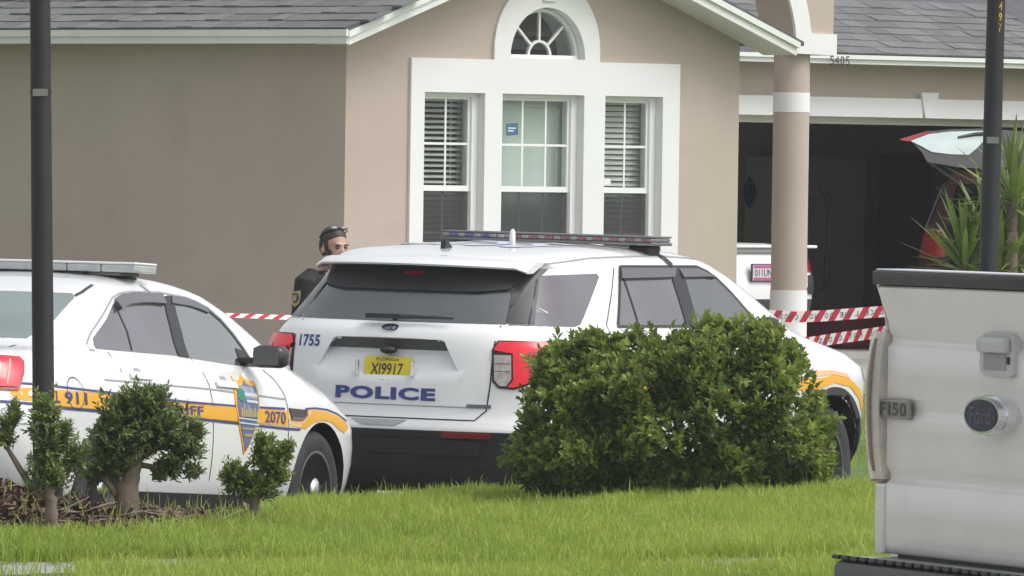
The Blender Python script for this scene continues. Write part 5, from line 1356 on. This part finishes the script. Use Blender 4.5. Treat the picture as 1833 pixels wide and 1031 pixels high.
def hedge_shoots(n, inner):
    P = sample_poly(HP, n); ed = edge_dist(P, HP)
    h = 0.40 * np.sqrt(np.clip(ed / 0.28, 0.02, 1)) * (1 + 0.10 * np.sin(P[:, 0] * 9) * np.sin(P[:, 1] * 11))
    s = np.where(RNG.uniform(size=n) < 0.72, -1, 1) * (RNG.uniform(0.86, 1.06, n) if not inner else RNG.uniform(0.0, 0.8, n))
    lump = 0.05 * (np.sin(P[:, 0] * 14 + P[:, 1] * 5) + np.sin(P[:, 1] * 17 - P[:, 0] * 6))
    pos = np.stack([P[:, 0], HD + s * h + lump, P[:, 1]], 1)
    st = RNG.uniform(size=n); push = np.where(st > 0.86, (st - 0.86) * 0.55, 0.0)      # stray shoots
    rim_ = np.stack([P[:, 0] - HP[:, 0].mean(), s * 0.3, (P[:, 1] - HP[:, 1].mean()) * 1.6 + 0.25], 1); pos = pos + unit(rim_) * push[:, None]
    keep = np.ones(n, bool)
    for gx_, gz_, gr in GP: keep &= np.hypot(P[:, 0] - gx_, P[:, 1] - gz_) > gr + 0.008
    cx, cz = HP[:, 0].mean(), HP[:, 1].mean()
    d = np.stack([(P[:, 0] - cx) / 0.9 * 0.7, s * 0.55, (P[:, 1] - cz) / 0.5 * 0.5 + 0.65], 1) + RNG.normal(0, .38, (n, 3))
    return pos[keep], d[keep]
tp, td = hedge_shoots(2300, False)
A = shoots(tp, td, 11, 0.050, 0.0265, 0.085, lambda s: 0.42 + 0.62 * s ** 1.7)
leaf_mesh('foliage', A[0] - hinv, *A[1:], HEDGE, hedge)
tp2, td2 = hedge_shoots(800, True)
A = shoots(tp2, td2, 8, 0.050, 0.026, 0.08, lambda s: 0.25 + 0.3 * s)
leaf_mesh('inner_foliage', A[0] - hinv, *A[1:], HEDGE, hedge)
hb = MB()
for k in range(16):
    x = HP[:, 0].min() + 0.2 + (HP[:, 0].max() - HP[:, 0].min() - 0.4) * (k + random.random()) / 16
    b = Vector((x, HD + random.uniform(-.15, .15), ground_z(x, HD) - 0.03)); e = b + Vector((random.uniform(-.25, .25), random.uniform(-.2, .2), random.uniform(.45, .8)))
    m_ = b.lerp(e, 0.5) + Vector((random.uniform(-.06, .06), 0, 0))
    st_ = MB().tube([b - hedge.location, m_ - hedge.location, e - hedge.location], [0.014, 0.011, 0.005], 6)
    st_.build('stem', BARK, hedge, smooth=True)

# ---------------------------------------------------------------- pruned shrubs in the mulch bed
def shrub(name, base_px, D, blobs, trunk, mat, nsh, leaf, wid, label, k=10, tone=lambda s: 0.35 + 0.6 * s ** 1.5, branches=()):
    b = at(*base_px, D); b.z = ground_z(b.x, b.y)
    t_ = tag(empty(name, b), label, 'shrub', 'pruned shrubs in the mulch bed')
    bl = np.array(b); s = D / FPX
    tips, dirs = [], []
    vol = [rx * rz for (_, _, rx, rz) in blobs]; tot = sum(vol)
    for (cx, cy, rx, rz), v in zip(blobs, vol):
        n = max(6, int(nsh * v / tot)); c = np.array(at(cx, cy, D))
        q = unit(RNG.normal(size=(n, 3))); r = RNG.uniform(0.2, 1.0, n) ** 0.55 * (1 + 0.32 * (RNG.uniform(size=n) > 0.78))
        q[:, 2] = np.where(q[:, 2] < -0.55, -q[:, 2], q[:, 2])
        r = r * (1 + 0.16 * np.sin(q[:, 0] * 7 + cx) * np.cos(q[:, 2] * 6))
        tips.append(c + q * r[:, None] * np.array([rx * s, min(rx, rz) * s, rz * s])); dirs.append(q + np.array([0, 0, .55]) + RNG.normal(0, .3, (n, 3)))
    A = shoots(np.concatenate(tips), np.concatenate(dirs), k, leaf, wid, 0.075, tone)
    leaf_mesh('foliage', A[0] - bl, *A[1:], mat, t_)
    pts = [at(x, y, D) - b for x, y, r in trunk]; pts[0] = Vector((0, 0, -0.06)); rr = [r * s for _, _, r in trunk]
    tt = np.linspace(0, len(pts) - 1, 16); P_, R_ = [], []
    for t in tt:
        i = min(int(t), len(pts) - 2); f = t - i
        P_.append(pts[i].lerp(pts[i + 1], f) + Vector((random.gauss(0, .004), random.gauss(0, .004), 0))); R_.append((rr[i] * (1 - f) + rr[i + 1] * f) * random.uniform(.86, 1.14))
    MB().tube(P_, R_, 10).build('trunk', BARK, t_, smooth=True)
    for br in branches:
        MB().tube([at(x, y, D) - b for x, y, r in br], [r * s for _, _, r in br], 7).build('branch', BARK, t_, smooth=True)
    return t_
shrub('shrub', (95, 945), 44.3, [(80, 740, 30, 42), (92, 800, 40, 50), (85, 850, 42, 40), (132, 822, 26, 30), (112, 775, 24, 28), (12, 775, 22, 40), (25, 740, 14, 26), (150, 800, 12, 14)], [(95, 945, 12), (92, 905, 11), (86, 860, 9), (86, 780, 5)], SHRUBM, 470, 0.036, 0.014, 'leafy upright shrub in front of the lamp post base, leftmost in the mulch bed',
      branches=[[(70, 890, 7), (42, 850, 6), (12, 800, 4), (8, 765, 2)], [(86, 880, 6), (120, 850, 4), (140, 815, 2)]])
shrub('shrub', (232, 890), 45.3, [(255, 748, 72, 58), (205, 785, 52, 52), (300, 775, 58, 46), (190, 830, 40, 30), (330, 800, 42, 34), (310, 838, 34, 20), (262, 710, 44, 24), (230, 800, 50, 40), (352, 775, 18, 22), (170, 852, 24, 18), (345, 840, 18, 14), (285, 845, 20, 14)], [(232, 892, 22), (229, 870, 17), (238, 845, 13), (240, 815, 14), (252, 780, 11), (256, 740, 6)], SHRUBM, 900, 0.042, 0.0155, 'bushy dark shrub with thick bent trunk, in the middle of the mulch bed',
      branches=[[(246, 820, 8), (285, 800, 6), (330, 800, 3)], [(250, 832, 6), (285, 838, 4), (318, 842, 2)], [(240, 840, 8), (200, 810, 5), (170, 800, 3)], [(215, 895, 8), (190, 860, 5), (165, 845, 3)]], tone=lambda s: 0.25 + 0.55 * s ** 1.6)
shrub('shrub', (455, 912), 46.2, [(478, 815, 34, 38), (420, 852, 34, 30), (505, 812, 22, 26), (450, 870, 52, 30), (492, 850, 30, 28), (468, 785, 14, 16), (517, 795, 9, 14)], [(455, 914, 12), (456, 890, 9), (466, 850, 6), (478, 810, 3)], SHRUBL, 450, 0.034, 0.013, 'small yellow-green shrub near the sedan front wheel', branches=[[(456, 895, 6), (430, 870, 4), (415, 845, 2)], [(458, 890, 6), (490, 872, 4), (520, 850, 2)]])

# mulch: chips, dry leaves and prunings on the bed
def mulch():
    n = 9000
    X_ = RNG.uniform(-3.4, -0.95, n * 2); Y_ = RNG.uniform(43.9, 48.6, n * 2)
    ok = [(x, y) for x, y in zip(X_, Y_) if x < BEDX + 0.08 and bed_front(x) - 0.12 < y < lawn_edge(x) + 0.15][:n]
    C_ = np.array([(x, y, ground_z(x, y) + abs(random.gauss(0, .012)) + 0.004) for x, y in ok]); n = len(C_)
    a = RNG.uniform(0, 6.28, n); tl = RNG.normal(0, .35, n)
    d = np.stack([np.cos(a), np.sin(a), tl], 1); s = unit(np.cross(d, np.array([0, 0, 1.0]) + RNG.normal(0, .4, (n, 3))))
    L = RNG.uniform(.02, .075, n)[:, None]; W = RNG.uniform(.004, .018, n)[:, None]
    V = np.stack([C_ - d * L - s * W, C_ + d * L - s * W * .6, C_ + d * L + s * W * .6, C_ - d * L + s * W], 1).reshape(-1, 3)
    F = np.arange(n * 4).reshape(n, 4)
    o = rnd_mesh('mulch_chips', V, F, np.repeat(RNG.uniform(0, 1, n), 4), pm('mulch_chip', (.1, .06, .04), 0.9, attr=[(0, (0.035, 0.022, 0.016)), (0.5, (0.10, 0.058, 0.040)), (0.8, (0.17, 0.105, 0.065)), (1, (0.30, 0.22, 0.15))]))
    tag(o, 'brown mulch chips and dry leaves covering the planting bed', 'mulch', kind='stuff')
mulch()
tw_ = MB()
for k in range(26):
    x = random.uniform(-2.75, -1.3); y = random.uniform(bed_front(x) + 0.02, bed_front(x) + 1.2)
    p0 = Vector((x, y, ground_z(x, y) + 0.02)); a = random.uniform(-0.5, 0.5); l = random.uniform(.10, .34)
    p1 = p0 + Vector((math.cos(a) * l * .5, math.sin(a) * l * .5, random.uniform(0, .05))); p2 = p0 + Vector((math.cos(a + .3) * l, math.sin(a + .3) * l, random.uniform(-.01, .07)))
    tw_.tube([p0, p1, p2], [0.006, 0.005, 0.002], 5)
tag(tw_.build('prunings', pm('dry_twig', (0.22, 0.18, 0.15), 0.9, var=0.3, vscale=20), smooth=True), 'dry grey twigs and prunings scattered over the mulch', 'twigs', kind='stuff')

# ---------------------------------------------------------------- spiky plant by the garage
def sword(L, W, bend):
    V, F_ = [], []; n = 7
    for i in range(n + 1):
        t = i / n; w = W * (0.55 + 0.9 * t if t < 0.4 else 0.91 * (1 - ((t - 0.4) / 0.6) ** 2.2) + 0.01) * 0.55
        z = L * (t - bend * 0.15 * t ** 3); y = -bend * L * 0.30 * t ** 2.3
        V += [(-w, y + w * .35, z), (0, y, z), (w, y + w * .35, z)]
        if i:
            b = 3 * i; F_ += [(b - 3, b - 2, b + 1, b), (b - 2, b - 1, b + 2, b + 1)]
    me = bpy.data.meshes.new('leaf'); me.from_pydata(V, [], F_); me.update(); me.polygons.foreach_set('use_smooth', [True] * len(me.polygons)); return me
YUC = pm('spiky_leaf', (0.22, 0.31, 0.075), 0.4, rnd=0.38, var=0.12, vscale=6, trans=0.18)
SW = [sword(0.52, 0.040, 0.15), sword(0.46, 0.036, 0.5), sword(0.55, 0.042, 0.0)]
for m in SW: m.materials.append(YUC)
YD = 64.0
yb = at(1800, 500, YD); yb.z = ground_z(yb.x, yb.y)
yuc = tag(empty('yucca_plant', yb), 'tall green spiky plant beside the right lamp post above the pickup', 'plant')
for (hx, hy, n, sc, tr) in ((1813, 350, 62, 1.1, True), (1726, 470, 64, 1.05, True), (1826, 450, 60, 1.1, True), (1790, 500, 56, 1.1, True), (1765, 420, 40, 0.95, True)):
    h = at(hx, hy, YD + random.uniform(-.15, .15)) - yb
    if tr: MB().tube([(h.x * .6, h.y * .6, -0.05), (h.x * .9, h.y, h.z * .6), (h.x, h.y, h.z)], [0.06, 0.05, 0.04], 8).build('stem', BARK, yuc, smooth=True)
    for k in range(n):
        o = bpy.data.objects.new('leaf', SW[k % 3]); COL.objects.link(o); o.parent = yuc
        el = math.radians(88 - 105 * ((k + 0.5) / n) ** 1.15 + random.uniform(-7, 7)); az = k * 2.39996 + random.uniform(-.25, .25)
        # leaf z axis points along its length
        d = Vector((math.cos(el) * math.cos(az), math.cos(el) * math.sin(az), math.sin(el)))
        q = d.to_track_quat('Z', 'Y')
        side = Vector((0, 0, 1)); o.rotation_mode = 'QUATERNION'
        # turn so that the leaf droops downwards
        yax = q @ Vector((0, 1, 0)); want = (side - d * side.dot(d)); want = want.normalized() if want.length > .05 else yax
        ang = math.atan2(yax.cross(want).dot(d), yax.dot(want))
        from mathutils import Quaternion
        o.rotation_quaternion = Quaternion(d, ang) @ q
        f = sc * random.uniform(.75, 1.08); o.scale = (f, f, f)
        o.location = h + Vector((0, 0, -0.10 * (k / n))) + d * 0.01

# ---------------------------------------------------------------- grass
GRASSM = pm('grass_blade', (0.1, 0.2, 0.03), 0.45, trans=0.45, attr=[(0.0, (0.19, 0.27, 0.045)), (0.45, (0.33, 0.445, 0.065)), (0.8, (0.42, 0.53, 0.09)), (0.93, (0.43, 0.50, 0.11)), (1.0, (0.48, 0.43, 0.23))])
def grass(name, n, yr, label, hmin, hmax, test, tonef):
    Y = np.sqrt(RNG.uniform(yr[0] ** 2, yr[1] ** 2, n)); X = (RNG.uniform(-60, 1720, n) - 916.5) / FPX * Y
    ok = np.array([test(x, y) for x, y in zip(X, Y)]); X, Y = X[ok], Y[ok]; n = len(X)
    Z = np.array([ground_z(x, y) for x, y in zip(X, Y)]) - 0.005
    cl = np.sin(X * 7.3 + 1.7 * np.sin(Y * 3.1)) * np.sin(Y * 5.1 + 2 * np.sin(X * 4.0)); cl2 = np.sin(X * 19 + Y * 7) * np.sin(Y * 13 - X * 5)
    H = RNG.uniform(hmin, hmax, n) * (1 + 0.22 * cl + 0.12 * cl2); W = RNG.uniform(.0018, .0034, n)
    H = np.where(RNG.uniform(size=n) < 0.02, H * 1.5, H)
    a = RNG.uniform(0, 6.28, n); lean = np.abs(RNG.normal(0, .42, n)); ba = RNG.uniform(0, 6.28, n)
    S = np.stack([np.cos(a), np.sin(a), np.zeros(n)], 1) * W[:, None]
    Bd = np.stack([np.cos(ba), np.sin(ba), np.zeros(n)], 1) * (lean * H)[:, None]
    up = np.stack([np.zeros(n), np.zeros(n), H], 1); P = np.stack([X, Y, Z], 1)
    m1 = P + up * .45 + Bd * .25; m2 = P + up * .80 + Bd * .65; tip = P + up * (1 - 0.25 * np.minimum(lean, 1))[:, None] + Bd * 1.15
    V = np.stack([P - S, P + S, m1 - S * .9, m1 + S * .9, m2 - S * .6, m2 + S * .6, tip], 1).reshape(-1, 3)
    b = (np.arange(n) * 7)[:, None]
    F = np.concatenate([b + np.array([q]) for q in ([0, 1, 3], [0, 3, 2], [2, 3, 5], [2, 5, 4], [4, 5, 6])], 0)
    big = np.sin(X * 1.7 + 0.8 * np.sin(Y * 1.1)) * np.sin(Y * 0.9 + X * 0.6)
    R = np.clip(tonef(X, Y) + 0.10 * big + 0.14 * cl + 0.10 * cl2 + RNG.normal(0, .16, n), 0, 1)
    R = np.where(RNG.uniform(size=n) < 0.025, RNG.uniform(.93, 1, n), np.minimum(R, .93))
    o = rnd_mesh(name, V, F, np.repeat(R, 7), GRASSM)
    tag(o, label, 'grass', kind='stuff')
def lawn_ok(x, y): return 42.30 < y < lawn_edge(x) + 0.08 and not (x < BEDX + random.gauss(0, .04) and y > bed_front(x) + random.gauss(0, .05))
def px_(x, y): return 916.5 + x / y * FPX
def near_ok(x, y): return y < 41.38 + 0.05 * math.sin(x * 5) and (px_(x, y) > 330 or random.random() < (0.5 if px_(x, y) > 140 else 0.05))
grass('lawn_grass', 190000, (42.30, 50.9), 'long bright green lawn grass below the hedge and both patrol cars', .055, .115, lawn_ok, lambda X, Y: 0.50 + 0.12 * np.clip(X, -2, 2) * 0.5)
grass('verge_grass', 46000, (39.3, 41.45), 'bright green verge grass in front of the pavement at the bottom edge', .05, .10, near_ok, lambda X, Y: 0.56 + 0 * X)
def bed_ok(x, y): return x < BEDX and bed_front(x) < y < lawn_edge(x) and random.random() < 0.035
grass('bed_weeds', 60000, (43.9, 49.3), 'sparse dry grass stalks growing through the mulch', .06, .17, bed_ok, lambda X, Y: 0.80 + 0 * X)
def yard_ok(x, y): return x > 1.9 and y > 60
grass('yard_grass', 26000, (62, 76.6), 'strip of green grass beyond the front of the police SUV', .05, .09, yard_ok, lambda X, Y: 0.55 + 0 * X)

# ---------------------------------------------------------------- officer behind the SUV
op = at(590, 443, 54.5); gz = street_z(op.x, op.y)
per = tag(empty('person', mat=Matrix.Translation((op.x, op.y, gz)) @ Matrix.Rotation(math.radians(48), 4, 'Z')), 'person in dark uniform with sunglasses on the head, standing behind the police SUV', 'person')
SKIN = pm('skin', (0.50, 0.30, 0.225), 0.5, var=0.06, vscale=20)
UNI = pm('dark_uniform', (0.020, 0.016, 0.017), 0.8, var=0.25, vscale=9)
HAIR = pm('dark_hair', (0.045, 0.032, 0.026), 0.6, var=0.3, vscale=60)
def remeshed(name, mb, vox, mat, parent, smooth=4):
    o = mb.build(name, mat, parent, fix=False)
    r = o.modifiers.new('r', 'REMESH'); r.mode = 'VOXEL'; r.voxel_size = vox
    s = o.modifiers.new('s', 'SMOOTH'); s.factor = 0.5; s.iterations = smooth
    evaluated(o); o.data.materials.clear(); o.data.materials.append(mat); o.data.polygons.foreach_set('use_smooth', [True] * len(o.data.polygons))
    return o
EYE = op.z - gz                      # eye height
HZ = Matrix.Translation((0, -0.045, EYE)) @ Matrix.Rotation(math.radians(-14), 4, 'Z')
hm = MB()
hm.ell((0, 0.015, 0.035), (0.073, 0.092, 0.088), 24, 16, HZ)
hm.ell((0, -0.018, -0.03), (0.060, 0.066, 0.085), 20, 14, HZ)
hm.ell((0, -0.045, -0.085), (0.036, 0.036, 0.032), 16, 10, HZ)
hm.ell((0, -0.082, -0.028), (0.014, 0.022, 0.024), 12, 8, HZ)
hm.ell((0, -0.074, -0.004), (0.010, 0.016, 0.022), 12, 8, HZ)
hm.ell((0, -0.074, 0.018), (0.045, 0.014, 0.010), 12, 8, HZ)
for s in (-1, 1): hm.ell((s * 0.079, 0.020, -0.020), (0.010, 0.016, 0.025), 10, 8, HZ)
hm.tube([HZ @ Vector((0, 0.02, -0.06)), (0, 0.03, EYE - 0.13), (0, 0.05, EYE - 0.18)], [0.055, 0.056, 0.065], 14)
SH = EYE - 0.175
hm.tube([(0, 0.02, SH + 0.02), (0, 0.01, SH - 0.2), (0, 0, SH - 0.45), (0, 0, 0.86)], [0.10, 0.13, 0.125, 0.12], 16)
ARM = {}
for s in (-1, 1):
    ARM[s] = [(s * 0.12, 0.015, SH - 0.01), (s * 0.185, 0.015, SH - 0.035), (s * 0.225, 0.02, SH - 0.28), (s * 0.205, -0.13, SH - 0.44), (s * 0.15, -0.22, SH - 0.46)]
    hm.tube(ARM[s], [0.055, 0.058, 0.046, 0.036, 0.028], 12)
    w = Vector(ARM[s][-1])
    hm.ell(w + Vector((-s * 0.03, -0.035, 0)), (0.042, 0.045, 0.018), 12, 8)
    for k in range(4):
        f0 = w + Vector((-s * (0.055 + 0.004 * k), -0.055 + 0.020 * k - 0.01, 0.004 - 0.002 * k)); l = (0.032, 0.038, 0.036, 0.028)[k]
        hm.tube([f0, f0 + Vector((-s * l, -0.008, -0.006)), f0 + Vector((-s * l * 1.5, -0.006, -0.028))], [0.010, 0.009, 0.008], 8)
    hm.tube([w + Vector((-s * 0.01, -0.06, 0.008)), w + Vector((-s * 0.03, -0.095, 0.014)), w + Vector((-s * 0.05, -0.11, 0.006))], [0.011, 0.010, 0.008], 8)
    hm.tube([(s * 0.09, 0, 0.90), (s * 0.10, 0, 0.5), (s * 0.105, 0.01, 0.08)], [0.085, 0.06, 0.042], 12)
    hm.ell((s * 0.105, -0.05, 0.05), (0.042, 0.115, 0.045), 12, 8)
remeshed('body', hm, 0.0085, SKIN, per, 3)
sm_ = MB()
sm_.tube([(0, 0.02, SH + 0.035), (0, 0.02, SH + 0.01), (0, 0.015, SH - 0.02)], [0.068, 0.082, 0.12], 16)
for z, rx, ry in ((SH - 0.06, .185, .115), (SH - 0.16, .185, .135), (SH - 0.30, .17, .135), (SH - 0.42, .165, .13), (SH - 0.52, .17, .13)): sm_.ell((0, 0.01, z), (rx, ry, 0.10), 20, 12)
for s in (-1, 1): sm_.tube([Vector(p) for p in ARM[s][:3]] + [Vector(ARM[s][2]).lerp(Vector(ARM[s][3]), .35)], [0.072, 0.076, 0.064, 0.060], 14)
remeshed('uniform_shirt', sm_, 0.010, UNI, per, 3)
tm = MB()
tm.ell((0, 0, 0.92), (0.175, 0.135, 0.12), 18, 10)
for s in (-1, 1): tm.tube([(s * 0.085, 0, 0.93), (s * 0.10, 0, 0.52), (s * 0.105, 0.01, 0.07)], [0.10, 0.078, 0.065], 14)
remeshed('trousers', tm, 0.012, UNI, per, 3)
for s in (-1, 1): MB().bbox(s * 0.105 - 0.052, s * 0.105 + 0.052, -0.18, 0.075, 0.0, 0.09, 0.03).build('boot', BLACKP, per, smooth=True)
MB().lathe([(0.179, 0.955), (0.183, 0.96), (0.183, 1.0), (0.179, 1.005)], 28, Matrix.Diagonal((1, .78, 1, 1))).build('belt', BLACKP, per)
hr = MB()
hr.ell((0, 0.022, 0.058), (0.0775, 0.093, 0.076), 24, 16, HZ); hr.ell((0, 0.048, 0.012), (0.0765, 0.070, 0.085), 18, 12, HZ)
for s in (-1, 1): hr.ell((s * 0.0655, -0.002, 0.018), (0.0105, 0.022, 0.045), 10, 8, HZ)
remeshed('hair', hr, 0.008, HAIR, per, 2)
brd = MB()
brd.ell((0, -0.048, -0.088), (0.043, 0.040, 0.036), 16, 10, HZ)
for s in (-1, 1):
    brd.ell((s * 0.045, -0.02, -0.066), (0.020, 0.042, 0.034), 12, 8, HZ); brd.ell((s * 0.053, -0.022, -0.035), (0.0125, 0.032, 0.03), 12, 8, HZ)
brd.ell((0, -0.080, -0.054), (0.026, 0.012, 0.007), 12, 8, HZ)
remeshed('beard', brd, 0.007, pm('beard_brown', (0.07, 0.042, 0.03), 0.8, var=0.3, vscale=50), per, 2)
for s in (-1, 1):
    MB().ell((s * 0.030, -0.078, 0.0), (0.014, 0.008, 0.006), 10, 6, HZ).build('eye', HAIR, per, smooth=True)
    MB().ell((s * 0.031, -0.083, 0.017), (0.021, 0.008, 0.005), 10, 6, HZ).build('eyebrow', HAIR, per, smooth=True)
sg_ = empty('sunglasses'); sg_.parent = per
SGM = pm('sunglass_lens', (0.14, 0.16, 0.15), 0.12, coat=1.0)
for s in (-1, 1):
    MB().ell((s * 0.034, -0.036, 0.118), (0.033, 0.018, 0.014), 14, 8, HZ).build('lens', SGM, sg_, smooth=True)
    MB().tube([HZ @ Vector((s * 0.066, -0.035, 0.105)), HZ @ Vector((s * 0.079, 0.02, 0.085)), HZ @ Vector((s * 0.078, 0.055, 0.06))], 0.004, 6).build('temple', BLACKP, sg_)
MB().tube([HZ @ Vector((-0.01, -0.05, 0.120)), HZ @ Vector((0.01, -0.05, 0.120))], 0.005, 6).build('bridge', BLACKP, sg_)
# shoulder patch on his right sleeve
pb = Vector(ARM[-1][1]).lerp(Vector(ARM[-1][2]), 0.40)
PG = pm('patch_gold', (0.50, 0.42, 0.24), 0.7); PD = pm('patch_dark', (0.06, 0.055, 0.05), 0.7)
def patch(name, sc, mat, dx, parent):
    P = [(-.040, .048), (0, .040), (.040, .048), (.040, 0), (.028, -.035), (0, -.055), (-.028, -.035), (-.040, 0)]
    V = []
    for u, v in P:
        u *= sc; v *= sc; a_ = math.radians(180 - 4) + u / 0.074
        V.append(pb + Vector((math.cos(a_) * (0.0745 + dx), math.sin(a_) * (0.0745 + dx), v)))
    return pydata(name, V, [tuple(range(len(V)))], mat, parent)
pt = patch('shoulder_patch', 1.0, PG, 0.004, per)
patch('patch_centre', 0.62, PD, 0.006, pt); patch('patch_emblem', 0.42, PG, 0.008, pt)
MB().bbox(-0.16, -0.09, -0.03, 0.05, SH + 0.022, SH + 0.032, 0.003).build('shoulder_strap', UNI, per)

# ---------------------------------------------------------------- thin humid air
hz = MB().box(-60, 60, -4, 130, -1.8, 9.0).build('haze')
hm_ = bpy.data.materials.new('humid_air'); hm_.use_nodes = True
hn = hm_.node_tree.nodes; hn.remove(hn['Principled BSDF'])
pv = hn.new('ShaderNodeVolumePrincipled'); pv.inputs['Color'].default_value = (0.93, 0.96, 1.0, 1); pv.inputs['Density'].default_value = 0.00045; pv.inputs['Anisotropy'].default_value = 0.0
hm_.node_tree.links.new(pv.outputs[0], hn['Material Output'].inputs['Volume'])
hz.data.materials.append(hm_)
hz['kind'] = 'stuff'; hz['label'] = 'thin humid haze in the air over the whole scene'; hz['category'] = 'haze'
